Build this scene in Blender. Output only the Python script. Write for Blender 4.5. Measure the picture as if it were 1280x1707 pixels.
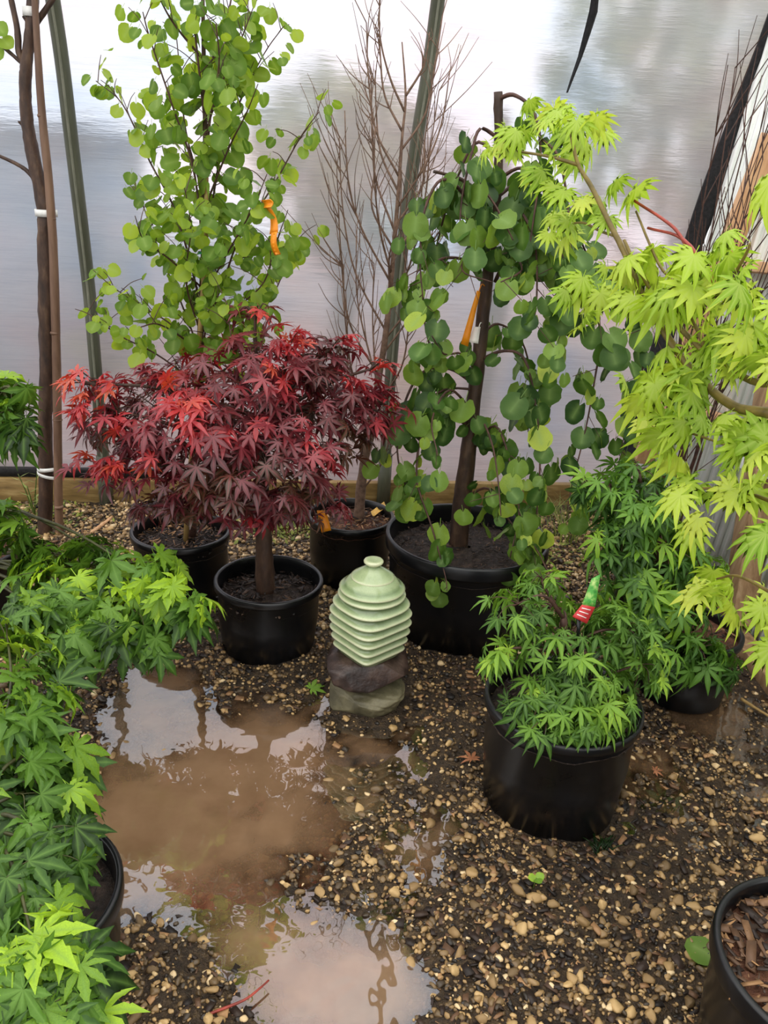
import bpy, math, random
import numpy as np
from math import radians, sin, cos, pi, sqrt
from mathutils import Matrix, Vector

for o in list(bpy.data.objects):
    bpy.data.objects.remove(o)
C = bpy.context.scene.collection
RNG = np.random.default_rng(7)
random.seed(7)

# ------------------------------------------------------------------ camera
PITCH, ROLL, FPX, EYE = radians(22.5), radians(3.5), 1380.0, 1.6
cam = bpy.data.objects.new('camera', bpy.data.cameras.new('camera'))
C.objects.link(cam)
cam.data.sensor_fit = 'VERTICAL'
cam.data.sensor_height = 36.0
cam.data.lens = FPX / 1707 * 36.0
cam.data.clip_start = 0.05
cam.data.clip_end = 200
_R, _D, _F = Vector((1, 0, 0)), Vector((0, -sin(PITCH), -cos(PITCH))), Vector((0, cos(PITCH), -sin(PITCH)))
_X = _R * cos(ROLL) - _D * sin(ROLL)
_Y = -_R * sin(ROLL) - _D * cos(ROLL)
_M = Matrix((_X, _Y, -_F)).transposed().to_4x4()
_M.translation = (0, 0, EYE)
cam.matrix_world = _M
bpy.context.scene.camera = cam

# ------------------------------------------------------------------ sky
SKY_STRENGTH = 1.0
w = bpy.data.worlds.new('overcast_sky')
bpy.context.scene.world = w
w.use_nodes = True
nt = w.node_tree
nt.nodes.clear()
wo = nt.nodes.new('ShaderNodeOutputWorld')
bg = nt.nodes.new('ShaderNodeBackground')
tc = nt.nodes.new('ShaderNodeTexCoord')
sx = nt.nodes.new('ShaderNodeSeparateXYZ')
rp = nt.nodes.new('ShaderNodeValToRGB')
rp.color_ramp.elements[0].position = 0.0
rp.color_ramp.elements[0].color = (0.77, 0.77, 0.78, 1)
rp.color_ramp.elements[1].position = 1.0
rp.color_ramp.elements[1].color = (1.32, 1.30, 1.26, 1)
nt.links.new(tc.outputs['Generated'], sx.inputs[0])
nt.links.new(sx.outputs['Z'], rp.inputs[0])
nt.links.new(rp.outputs[0], bg.inputs[0])
bg.inputs[1].default_value = SKY_STRENGTH
nt.links.new(bg.outputs[0], wo.inputs[0])

# ------------------------------------------------------------------ exposure
vs = bpy.context.scene.view_settings
vs.view_transform = 'Standard'
vs.look = 'None'
vs.exposure = 0.98
vs.gamma = 1.0
vs.use_curve_mapping = False

# ------------------------------------------------------------------ placing helpers
def nv(a):
    a = np.asarray(a, float)
    return a / max(1e-9, np.linalg.norm(a))

def ray(px, py):
    dx, dy = px - 640.0, py - 853.5
    u = dx * cos(ROLL) + dy * sin(ROLL)
    v = -dx * sin(ROLL) + dy * cos(ROLL)
    return np.array([u / FPX, cos(PITCH) - v / FPX * sin(PITCH), -sin(PITCH) - v / FPX * cos(PITCH)])
O3 = np.array([0, 0, EYE])

def G(px, py, z=0.0):
    r = ray(px, py)
    return O3 + r * ((z - EYE) / r[2])

def P(px, py, Y):
    r = ray(px, py)
    return O3 + r * (Y / r[1])

FW = np.array([0, cos(PITCH), -sin(PITCH)])
DN = np.array([0, -sin(PITCH), -cos(PITCH)])

def proj(Pw):
    q = np.atleast_2d(Pw) - O3
    z = q @ FW
    u, v = q[:, 0] / z * FPX, (q @ DN) / z * FPX
    return np.stack([640 + u * cos(ROLL) - v * sin(ROLL), 853.5 + u * sin(ROLL) + v * cos(ROLL), z], 1)

def mpp(p):
    return float((np.asarray(p) - O3) @ FW) / FPX       # metres per photo pixel there

# side wall of the hoop house (slightly turned) and its curve
WA = np.array([0.9907, 0.1363, 0.0]); WN = np.array([0.1363, -0.9907, 0.0]); WO = np.array([0.0, 3.975, 0.0])
PZ = [-.2, 0, 1.0, 1.26, 1.49, 1.70, 1.90, 2.10, 2.40, 2.70, 3.00, 3.25, 3.45]
PS = [0, 0, 0.0, .02, .05, .08, .105, .145, .23, .36, .54, .75, .98]

def prof(z):
    return np.interp(z, PZ, PS)

def wall_pt(s, z, inset=0.0):
    return WO + WA * s + WN * (prof(z) + inset) + np.array([0, 0, z])

def on_wall(px, py, inset=0.0):
    r = ray(px, py)
    off = inset
    for _ in range(12):
        t = ((WO + WN * off - O3) @ WN) / (r @ WN)
        p = O3 + r * t
        off = inset + float(prof(p[2]))
    return p

# end wall on the right
EO = np.array([1.2, 4.03, 0.0]); ED = np.array([0.135, -0.9908, 0.0]); EN = np.array([-0.9908, -0.135, 0.0])

EU = np.array([0, 0, 1.0]) - EN * .105          # the end wall leans outwards a little
ENP = np.cross(ED, EU); ENP = ENP / np.linalg.norm(ENP) * (1 if np.dot(ENP, EN) > 0 else -1)

def on_end(px, py, off=0.0):
    r = ray(px, py)
    t = ((EO + ENP * off - O3) @ ENP) / (r @ ENP)
    return O3 + r * t

# ------------------------------------------------------------------ mesh helpers
def mesh(name, V, F, attrs=None, smooth=True):
    V = np.ascontiguousarray(V, dtype=np.float32)
    if not isinstance(F, list):
        F = [F]
    F = [np.asarray(f, dtype=np.int32) for f in F if len(f)]
    me = bpy.data.meshes.new(name)
    me.vertices.add(len(V))
    me.vertices.foreach_set('co', V.ravel())
    loops = np.concatenate([f.ravel() for f in F])
    tot = np.concatenate([np.full(len(f), f.shape[1], np.int32) for f in F])
    st = np.concatenate([[0], np.cumsum(tot)[:-1]]).astype(np.int32)
    me.loops.add(len(loops))
    me.loops.foreach_set('vertex_index', loops)
    me.polygons.add(len(tot))
    me.polygons.foreach_set('loop_start', st)
    if smooth:
        me.polygons.foreach_set('use_smooth', np.ones(len(tot), bool))
    for k, a in (attrs or {}).items():
        at = me.attributes.new(k, 'FLOAT', 'POINT')
        at.data.foreach_set('value', np.ascontiguousarray(a, dtype=np.float32))
    me.update(calc_edges=True)
    return me

class MB:
    """collects shapes that make up ONE mesh"""
    def __init__(s):
        s.V, s.F3, s.F4, s.n, s.T = [], [], [], 0, []
    def add(s, V, F, tint=0.5):
        V = np.asarray(V, float)
        s.V.append(V)
        s.T.append(np.full(len(V), tint))
        for f in (F if isinstance(F, list) else [F]):
            f = np.asarray(f)
            if len(f):
                (s.F3 if f.shape[1] == 3 else s.F4).append(f + s.n)
        s.n += len(V)
        return s
    def build(s, name, mat, parent=None, loc=(0, 0, 0), smooth=True, attr=False):
        V = np.concatenate(s.V) - np.asarray(loc, float)
        F = []
        if s.F3: F.append(np.concatenate(s.F3))
        if s.F4: F.append(np.concatenate(s.F4))
        me = mesh(name, V, F, {'tint': np.concatenate(s.T)} if attr else None, smooth)
        return link(name, me, mat, parent)

def link(name, me, mat=None, parent=None):
    if mat is not None and not me.materials:
        me.materials.append(mat)
    o = bpy.data.objects.new(name, me)
    C.objects.link(o)
    if parent is not None:
        o.parent = parent
    return o

def tag(o, label=None, cat=None, group=None, kind=None):
    if label: o['label'] = label
    if cat: o['category'] = cat
    if group: o['group'] = group
    if kind: o['kind'] = kind
    return o

def thing(name, loc, label, cat, group=None):
    o = bpy.data.objects.new(name, None)
    o.empty_display_size = 0.05
    C.objects.link(o)
    o.location = [float(x) for x in loc]
    return tag(o, label, cat, group)

def spline(pts, n=6):
    pts = np.asarray(pts, float)
    if len(pts) < 3:
        t = np.linspace(0, 1, n + 1)[:, None]
        return pts[0] * (1 - t) + pts[-1] * t
    q = np.vstack([2 * pts[0] - pts[1], pts, 2 * pts[-1] - pts[-2]])
    out = []
    for i in range(1, len(q) - 2):
        for t in np.linspace(0, 1, n, endpoint=False):
            a, b, c, d = q[i - 1], q[i], q[i + 1], q[i + 2]
            out.append(.5 * ((2 * b) + (c - a) * t + (2 * a - 5 * b + 4 * c - d) * t * t + (3 * b - a - 3 * c + d) * t ** 3))
    out.append(pts[-1])
    return np.array(out)

def tube(pts, r, sides=6, wob=0.0, cap=True):
    pts = np.asarray(pts, float)
    n = len(pts)
    r = np.broadcast_to(np.asarray(r, float), (n,)) if np.ndim(r) == 0 or len(np.atleast_1d(r)) == n else np.interp(np.linspace(0, 1, n), np.linspace(0, 1, len(r)), r)
    tg = np.gradient(pts, axis=0)
    tg /= np.maximum(1e-9, np.linalg.norm(tg, axis=1))[:, None]
    ref = np.array([0.31, 0.22, 0.1]) if abs(nv(tg.mean(0))[2]) > .7 else np.array([0.05, 0.1, 1.0])
    V = []
    a = np.linspace(0, 2 * pi, sides, endpoint=False)
    for i in range(n):
        x = nv(np.cross(tg[i], ref)); y = np.cross(tg[i], x)
        rr = r[i] * (1 + wob * RNG.normal(size=sides)) if wob else np.full(sides, r[i])
        V.append(pts[i] + np.outer(np.cos(a) * rr, x) + np.outer(np.sin(a) * rr, y))
    V = np.concatenate(V)
    F = []
    for i in range(n - 1):
        for k in range(sides):
            k2 = (k + 1) % sides
            F.append((i * sides + k, i * sides + k2, (i + 1) * sides + k2, (i + 1) * sides + k))
    F3 = []
    if cap:
        V = np.vstack([V, pts[0], pts[-1]])
        for k in range(sides):
            k2 = (k + 1) % sides
            F3.append((len(V) - 2, k2, k)); F3.append((len(V) - 1, (n - 1) * sides + k, (n - 1) * sides + k2))
    return V, ([np.array(F), np.array(F3)] if F3 else [np.array(F)])

def lathe(profile, segs=48, centre=(0, 0, 0), n_pow=None, rot=0.0):
    """profile of (r, z); n_pow optional list of superellipse exponents"""
    a = np.linspace(0, 2 * pi, segs, endpoint=False)
    V = []
    for i, (r, z) in enumerate(profile):
        n = 2.0 if n_pow is None else n_pow[i]
        k = 1.0 / (np.abs(np.cos(a)) ** n + np.abs(np.sin(a)) ** n) ** (1 / n)
        V.append(np.stack([np.cos(a + rot) * r * k, np.sin(a + rot) * r * k, np.full(segs, z)], 1))
    V = np.concatenate(V) + np.asarray(centre, float)
    i, k = np.meshgrid(np.arange(len(profile) - 1), np.arange(segs), indexing='ij')
    i, k = i.ravel(), k.ravel(); k2 = (k + 1) % segs
    return V, np.stack([i * segs + k, i * segs + k2, (i + 1) * segs + k2, (i + 1) * segs + k], 1)

BOXF = np.array([(0, 3, 2, 1), (4, 5, 6, 7), (0, 1, 5, 4), (1, 2, 6, 5), (2, 3, 7, 6), (3, 0, 4, 7)])

def box(c, ax, ay, az):
    """box about centre c with half-axes ax, ay, az"""
    c, ax, ay, az = (np.asarray(q, float) for q in (c, ax, ay, az))
    V = np.array([c + sx_ * ax + sy_ * ay + sz_ * az for sz_ in (-1, 1) for sx_, sy_ in ((-1, -1), (1, -1), (1, 1), (-1, 1))])
    return V, BOXF

def bevel_box(o, w=0.004):
    m = o.modifiers.new('edge', 'BEVEL'); m.width = w; m.segments = 2
    return o

def ico(sub=0):
    t = (1 + 5 ** .5) / 2
    V = [(-1, t, 0), (1, t, 0), (-1, -t, 0), (1, -t, 0), (0, -1, t), (0, 1, t), (0, -1, -t), (0, 1, -t), (t, 0, -1), (t, 0, 1), (-t, 0, -1), (-t, 0, 1)]
    F = [(0, 11, 5), (0, 5, 1), (0, 1, 7), (0, 7, 10), (0, 10, 11), (1, 5, 9), (5, 11, 4), (11, 10, 2), (10, 7, 6), (7, 1, 8), (3, 9, 4), (3, 4, 2), (3, 2, 6), (3, 6, 8), (3, 8, 9), (4, 9, 5), (2, 4, 11), (6, 2, 10), (8, 6, 7), (9, 8, 1)]
    V = [nv(v) for v in V]
    for _ in range(sub):
        cache, F2 = {}, []
        def mid(a, b):
            k = (min(a, b), max(a, b))
            if k not in cache:
                V.append(nv(V[a] + V[b])); cache[k] = len(V) - 1
            return cache[k]
        for a, b, c in F:
            x, y, z = mid(a, b), mid(b, c), mid(c, a)
            F2 += [(a, x, z), (b, y, x), (c, z, y), (x, y, z)]
        F = F2
    return np.array(V), np.array(F)

_lat = np.random.default_rng(11).random((256, 256))
def vnoise(x, y):
    xi, yi = np.floor(x).astype(int), np.floor(y).astype(int)
    fx, fy = x - xi, y - yi
    fx, fy = fx * fx * (3 - 2 * fx), fy * fy * (3 - 2 * fy)
    g = lambda a, b: _lat[a % 256, b % 256]
    return (g(xi, yi) * (1 - fx) + g(xi + 1, yi) * fx) * (1 - fy) + (g(xi, yi + 1) * (1 - fx) + g(xi + 1, yi + 1) * fx) * fy - .5
def fbm(x, y, o=3):
    return sum(vnoise(x * 2 ** i + 17 * i, y * 2 ** i + 31 * i) / 2 ** i for i in range(o))

# ------------------------------------------------------------------ material helpers
def S(r, g, b, k=1.0):
    f = lambda c: (c / 255 / 12.92 if c / 255 <= .04045 else ((c / 255 + .055) / 1.055) ** 2.4) * k
    return (f(r), f(g), f(b), 1.0)

class NT:
    def __init__(s, name):
        s.m = bpy.data.materials.new(name); s.m.use_nodes = True
        s.t = s.m.node_tree; s.t.nodes.clear()
        s.out = s.n('OutputMaterial')
    def n(s, kind, **kw):
        nd = s.t.nodes.new('ShaderNode' + kind)
        for k, v in kw.items():
            if k in nd.inputs: nd.inputs[k].default_value = v
            else: setattr(nd, k, v)
        return nd
    def l(s, a, b):
        s.t.links.new(a, b)
    def ramp(s, fac, stops):
        r = s.n('ValToRGB'); e = r.color_ramp.elements
        while len(e) < len(stops): e.new(.5)
        for k, (p, c) in zip(e, stops):
            k.position = p; k.color = c
        if fac is not None: s.l(fac, r.inputs[0])
        return r.outputs[0]
    def noise(s, scale, detail=4, rough=.55, coord='Object', vec=None):
        nz = s.n('TexNoise'); nz.inputs['Scale'].default_value = scale; nz.inputs['Detail'].default_value = detail; nz.inputs['Roughness'].default_value = rough
        if vec is None:
            vec = s.n('TexCoord').outputs[coord]
        s.l(vec, nz.inputs['Vector'])
        return nz.outputs['Fac']
    def math(s, op, a, b=None, c=None, clamp=False):
        m = s.n('Math', operation=op, use_clamp=clamp)
        for i, v in enumerate((a, b, c)):
            if v is None: continue
            if isinstance(v, (int, float)): m.inputs[i].default_value = v
            else: s.l(v, m.inputs[i])
        return m.outputs[0]
    def mix(s, f, a, b):
        m = s.n('Mix', data_type='RGBA')
        for i, v in ((0, f), (6, a), (7, b)):
            if isinstance(v, (int, float)): m.inputs[i].default_value = v
            elif isinstance(v, tuple): m.inputs[i].default_value = v
            else: s.l(v, m.inputs[i])
        return m.outputs[2]
    def mixs(s, f, a, b):
        m = s.n('MixShader')
        if isinstance(f, (int, float)): m.inputs[0].default_value = f
        else: s.l(f, m.inputs[0])
        s.l(a, m.inputs[1]); s.l(b, m.inputs[2])
        return m.outputs[0]
    def bump(s, h, strength=.5, dist=.01):
        b = s.n('Bump'); b.inputs['Strength'].default_value = strength; b.inputs['Distance'].default_value = dist
        s.l(h, b.inputs['Height'])
        return b.outputs[0]
    def pbr(s, col, rough=.5, spec=.5, normal=None, **kw):
        p = s.n('BsdfPrincipled')
        if isinstance(col, tuple): p.inputs['Base Color'].default_value = col
        else: s.l(col, p.inputs['Base Color'])
        if isinstance(rough, (int, float)): p.inputs['Roughness'].default_value = rough
        else: s.l(rough, p.inputs['Roughness'])
        p.inputs['Specular IOR Level'].default_value = spec
        for k, v in kw.items(): p.inputs[k.replace('_', ' ')].default_value = v
        if normal is not None: s.l(normal, p.inputs['Normal'])
        return p.outputs[0]
    def done(s, sh):
        s.l(sh, s.out.inputs[0]); return s.m

def noisy(name, stops, scale=20, rough=.6, bump=.3, dist=.005, spec=.4, stretch=None, detail=5):
    t = NT(name)
    vec = t.n('TexCoord').outputs['Object']
    if stretch:
        mp = t.n('Mapping'); mp.inputs['Scale'].default_value = stretch; t.l(vec, mp.inputs['Vector']); vec = mp.outputs[0]
    n = t.noise(scale, detail, .6, vec=vec)
    return t.done(t.pbr(t.ramp(n, stops), rough, spec, t.bump(n, bump, dist)))

def leaf_mat(name, stops, rib, trans=.35, tboost=(1.25, 1.3, .7), rough=.36, spec=.32, rnd=.25, ribk=.5):
    t = NT(name)
    if name not in ('red_maple_leaf', 'golden_maple_leaf', 'katsura_leaf'):
        stops = [(p_, (c_[0] * 1.22, c_[1] * 1.05, c_[2] * .8, 1)) for p_, c_ in stops]
    a = t.n('Attribute', attribute_name='tint').outputs['Fac']
    oi = t.n('ObjectInfo').outputs['Random']
    f = t.math('ADD', a, t.math('MULTIPLY', t.math('SUBTRACT', oi, .5), rnd), clamp=True)
    nz = t.noise(40, 3)
    f = t.math('ADD', f, t.math('MULTIPLY', t.math('SUBTRACT', nz, .5), .25), clamp=True)
    col = t.ramp(f, stops)
    rb = t.n('Attribute', attribute_name='rib').outputs['Fac']
    col = t.mix(t.math('MULTIPLY', t.math('POWER', rb, 3.0), ribk), col, rib)
    drop = t.noise(260, 1)
    bm = t.bump(t.math('ADD', t.math('MULTIPLY', rb, -.5), t.ramp(drop, [(.60, (0, 0, 0, 1)), (.66, (1, 1, 1, 1))])), .25, .002)
    p = t.pbr(col, rough, spec, bm)
    tr = t.n('BsdfTranslucent')
    tcol = t.n('Mix', data_type='RGBA', blend_type='MULTIPLY'); tcol.inputs[0].default_value = 1
    t.l(col, tcol.inputs[6]); tcol.inputs[7].default_value = (*tboost, 1)
    t.l(tcol.outputs[2], tr.inputs[0])
    return t.done(t.mixs(trans, p, tr.outputs[0]))

# ------------------------------------------------------------------ materials
M = {}
M['bark_dark'] = noisy('wet_dark_bark', [(.3, S(38, 26, 20)), (.55, S(72, 52, 40)), (.75, S(105, 82, 62))], 30, .55, .7, .006, stretch=(1, 1, .35))
M['bark_grey'] = noisy('grey_brown_bark', [(.3, S(58, 46, 36)), (.6, S(100, 84, 66)), (.8, S(140, 122, 100))], 40, .7, .6, .004, stretch=(1, 1, .4))
M['twig'] = noisy('bare_twig_bark', [(.3, S(88, 66, 54)), (.7, S(140, 112, 94))], 50, .7, .3, .002)
M['twig_dark'] = noisy('dark_twig_bark', [(.3, S(50, 32, 28)), (.7, S(96, 66, 54))], 50, .6, .3, .002)
M['green_bark'] = noisy('olive_bark', [(.3, S(92, 78, 38)), (.7, S(138, 118, 58))], 30, .45, .3, .003)
M['red_twig'] = noisy('red_twig_bark', [(.3, S(120, 45, 35)), (.7, S(170, 70, 55))], 40, .4, .2, .002)
M['bamboo'] = noisy('tan_bamboo', [(.3, S(132, 102, 58)), (.7, S(188, 158, 100))], 20, .45, .2, .002, stretch=(1, 1, .15))
M['bamboo_old'] = noisy('weathered_bamboo', [(.3, S(84, 60, 46)), (.7, S(136, 106, 84))], 20, .5, .3, .002, stretch=(1, 1, .15))
M['timber'] = noisy('wet_timber_board', [(.25, S(92, 72, 38)), (.5, S(134, 108, 62)), (.75, S(172, 148, 98))], 6, .6, .4, .003, stretch=(1, .3, 6))
M['lumber'] = noisy('fresh_pine_lumber', [(.3, S(196, 148, 104)), (.6, S(222, 178, 134)), (.8, S(238, 204, 166))], 9, .6, .3, .002, stretch=(4, 4, .35))
M['old_wood'] = noisy('weathered_wood_post', [(.25, S(104, 78, 52)), (.5, S(160, 128, 92)), (.75, S(196, 168, 132))], 8, .7, .6, .004, stretch=(4, 4, .35))
M['siding'] = noisy('pale_siding', [(.3, S(222, 228, 220)), (.7, S(244, 247, 240))], 3, .5, .1, .002)
M['steel'] = noisy('galvanised_pipe', [(.3, S(58, 60, 46)), (.55, S(82, 84, 68)), (.8, S(112, 112, 96))], 12, .45, .15, .002, stretch=(1, 1, .2))
M['stem'] = noisy('dark_olive_stem', [(.3, S(44, 44, 22)), (.7, S(78, 80, 40))], 30, .5, .3, .002)
M['seam'] = noisy('pipe_seam', [(.3, S(104, 106, 90)), (.7, S(134, 134, 118))], 12, .45, .1, .002)
M['steel_light'] = noisy('pale_metal_tube', [(.3, S(168, 174, 168)), (.7, S(206, 210, 204))], 8, .4, .1, .002)
M['strip'] = noisy('black_fabric_strip', [(.3, S(12, 12, 13)), (.7, S(40, 39, 40))], 60, .8, .6, .004)
M['white_tape'] = noisy('white_tie_tape', [(.3, S(205, 205, 200)), (.7, S(238, 238, 234))], 30, .5, .2, .002)
M['orange'] = noisy('orange_plastic', [(.3, S(226, 128, 18)), (.7, S(246, 156, 30))], 20, .4, .1, .002)
M['yellow_tag'] = noisy('faded_yellow_plastic', [(.3, S(214, 160, 60)), (.7, S(240, 200, 110))], 30, .45, .1, .002)
M['green_tie'] = noisy('green_plastic_tie', [(.3, S(20, 110, 80)), (.7, S(40, 150, 110))], 30, .45, .1, .002)
M['white_print'] = noisy('white_print', [(.3, S(235, 225, 220)), (.7, S(250, 245, 240))], 30, .5, 0, .001)
M['red_print'] = noisy('red_print', [(.3, S(178, 38, 40)), (.7, S(205, 60, 60))], 30, .45, 0, .001)
M['leaf_print'] = noisy('green_picture_print', [(.3, S(40, 120, 50)), (.5, S(90, 170, 70)), (.7, S(190, 215, 130))], 60, .4, 0, .001)
M['dead_leaf'] = noisy('dead_leaf', [(.3, S(120, 70, 42)), (.7, S(178, 118, 78))], 40, .6, .3, .002)
M['mulch'] = None

def pot_mat():
    t = NT('black_plastic_pot')
    n = t.noise(5, 5, .6); n2 = t.noise(60, 3)
    col = t.ramp(n, [(.35, S(8, 8, 9)), (.6, S(16, 17, 20)), (.85, S(44, 46, 52))])
    r = t.math('ADD', .16, t.math('MULTIPLY', n, .3))
    return t.done(t.pbr(col, r, .5, t.bump(n2, .06, .002)))
M['pot'] = pot_mat()

def soil_mat(name, a, b, c):
    t = NT(name)
    n = t.noise(28, 6, .7); n2 = t.noise(90, 3)
    return t.done(t.pbr(t.ramp(n, [(.3, a), (.52, b), (.75, c)]), .7, .4, t.bump(t.math('ADD', n, n2), .9, .012)))
M['soil'] = soil_mat('dark_potting_soil', S(22, 17, 14), S(52, 40, 33), S(98, 80, 66))
M['soil_red'] = soil_mat('reddish_bark_mulch', S(50, 28, 20), S(104, 66, 46), S(166, 118, 88))

def tint_mat(name, stops, rough=.6, spec=.4, nscale=60, bump=.4, dist=.003):
    t = NT(name)
    a = t.n('Attribute', attribute_name='tint').outputs['Fac']
    n = t.noise(nscale, 4)
    f = t.math('ADD', a, t.math('MULTIPLY', t.math('SUBTRACT', n, .5), .18), clamp=True)
    return t.done(t.pbr(t.ramp(f, stops), rough, spec, t.bump(n, bump, dist)))
M['pebble'] = tint_mat('wet_gravel', [(0, S(32, 26, 20)), (.25, S(70, 56, 38)), (.5, S(120, 96, 62)), (.72, S(164, 132, 86)), (.9, S(202, 168, 114)), (1, S(220, 194, 150))], .42, .5)
M['chips'] = tint_mat('bark_chips', [(0, S(24, 18, 15)), (.4, S(58, 43, 34)), (.7, S(104, 76, 54)), (1, S(186, 142, 96))], .55, .4)

def floor_mat():
    t = NT('wet_muddy_ground')
    v = t.n('TexCoord').outputs['Object']
    n = t.noise(3, 5, .6, vec=v); n2 = t.noise(45, 5, .7, vec=v); n3 = t.noise(140, 3, .6, vec=v)
    col = t.ramp(n2, [(.34, S(22, 17, 12)), (.5, S(62, 48, 34)), (.64, S(102, 82, 56)), (.8, S(150, 124, 86))])
    col = t.mix(t.math('MULTIPLY', n, .5), col, S(72, 57, 40))
    return t.done(t.pbr(col, .5, .5, t.bump(t.math('ADD', n2, n3), 1.0, .018)))
M['floor'] = floor_mat()

def water_mat():
    t = NT('silty_puddle_water')
    d = t.n('Attribute', attribute_name='depth').outputs['Fac']
    v = t.n('TexCoord').outputs['Object']
    n = t.noise(6, 4, .6, vec=v)
    murk = t.ramp(t.math('ADD', d, t.math('MULTIPLY', t.math('SUBTRACT', n, .5), .006)), [(0, (0, 0, 0, 1)), (.010, (.45, .45, .45, 1)), (.03, (.93, .93, .93, 1))])
    tr = t.n('BsdfTransparent'); tr.inputs[0].default_value = (.80, .68, .52, 1)
    df = t.n('BsdfDiffuse'); t.l(t.ramp(n, [(.3, S(122, 94, 68)), (.7, S(146, 116, 88))]), df.inputs[0])
    base = t.mixs(murk, tr.outputs[0], df.outputs[0])
    gl = t.n('BsdfGlossy'); gl.inputs['Roughness'].default_value = .015
    rip = t.noise(9, 2, .5, vec=v)
    b = t.bump(rip, .10, .02); t.l(b, gl.inputs['Normal'])
    fr = t.n('Fresnel'); fr.inputs[0].default_value = 1.6
    fac = t.math('ADD', .16, t.math('MULTIPLY', fr.outputs[0], .9), clamp=True)
    return t.done(t.mixs(fac, base, gl.outputs[0]))
M['water'] = water_mat()

def film_mat():
    t = NT('milky_greenhouse_film')
    v = t.n('TexCoord').outputs['Object']
    mp = t.n('Mapping'); mp.inputs['Scale'].default_value = (.7, 1, 1.0); t.l(v, mp.inputs['Vector'])
    n = t.noise(1.6, 3, .5, vec=mp.outputs[0])
    n2 = t.noise(1.1, 2, .5, vec=v)
    col = t.ramp(n, [(.30, (.52, .64, .82, 1)), (.43, (.72, .76, .83, 1)), (.52, (.82, .78, .83, 1)), (.60, (.84, .72, .76, 1)), (.72, (.86, .78, .68, 1))])  # bluish, pinkish and tan patches: the film's iridescent sheen put into its colour
    mp2 = t.n('Mapping'); mp2.inputs['Scale'].default_value = (6, 6, 240); t.l(v, mp2.inputs['Vector'])
    weave = t.noise(1.0, 4, .6, vec=mp2.outputs[0])
    mp3 = t.n('Mapping'); mp3.inputs['Scale'].default_value = (2, 2, 14); t.l(v, mp3.inputs['Vector'])
    wr = t.noise(1.0, 5, .65, vec=mp3.outputs[0])
    b = t.bump(t.math('ADD', t.math('MULTIPLY', weave, .12), wr), .6, .02)
    wv = t.ramp(t.math('ADD', t.math('MULTIPLY', weave, .6), t.math('MULTIPLY', wr, .4)), [(.36, (.80, .82, .86, 1)), (.5, (.95, .95, .96, 1)), (.62, (1, 1, 1, 1))])
    mm = t.n('Mix', data_type='RGBA', blend_type='MULTIPLY'); mm.inputs[0].default_value = .8; t.l(col, mm.inputs[6]); t.l(wv, mm.inputs[7]); col = mm.outputs[2]
    tl = t.n('BsdfTranslucent'); t.l(col, tl.inputs[0]); t.l(b, tl.inputs['Normal'])
    rf = t.n('BsdfRefraction'); rf.inputs['IOR'].default_value = 1.12; rf.inputs['Roughness'].default_value = .30
    t.l(col, rf.inputs[0]); t.l(b, rf.inputs['Normal'])
    sh = t.mixs(.72, tl.outputs[0], rf.outputs[0])
    gl = t.n('BsdfGlossy'); gl.inputs['Roughness'].default_value = .3; t.l(b, gl.inputs['Normal'])
    df = t.n('BsdfDiffuse'); df.inputs[0].default_value = (.9, .9, .92, 1)
    sh = t.mixs(.12, sh, df.outputs[0])
    return t.done(t.mixs(.06, sh, gl.outputs[0]))
M['film'] = film_mat()

def ceramic_mat():
    t = NT('celadon_glaze')
    v = t.n('TexCoord').outputs['Object']
    n = t.noise(14, 5, .65, vec=v)
    vo = t.n('TexVoronoi', feature='DISTANCE_TO_EDGE'); vo.inputs['Scale'].default_value = 130; t.l(v, vo.inputs['Vector'])
    crack = t.ramp(vo.outputs['Distance'], [(0, (.55, .55, .55, 1)), (.05, (1, 1, 1, 1))])
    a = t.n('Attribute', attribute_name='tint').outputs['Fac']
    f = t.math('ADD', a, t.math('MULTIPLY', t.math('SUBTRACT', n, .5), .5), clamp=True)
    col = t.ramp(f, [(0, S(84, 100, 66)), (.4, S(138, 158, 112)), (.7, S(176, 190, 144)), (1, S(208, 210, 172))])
    m = t.n('Mix', data_type='RGBA', blend_type='MULTIPLY'); m.inputs[0].default_value = .35
    t.l(col, m.inputs[6]); t.l(crack, m.inputs[7])
    return t.done(t.pbr(m.outputs[2], .2, .55, t.bump(n, .1, .004), Coat_Weight=.4, Coat_Roughness=.08))
M['ceramic'] = ceramic_mat()
M['rock_dark'] = noisy('dark_brown_rock', [(.3, S(26, 18, 16)), (.5, S(54, 40, 35)), (.75, S(98, 78, 68))], 14, .38, .8, .012, .5, detail=8)
M['rock_grey'] = noisy('grey_green_rock', [(.3, S(62, 58, 42)), (.5, S(98, 92, 68)), (.75, S(140, 132, 102))], 12, .5, .8, .012, .5, detail=8)

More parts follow.
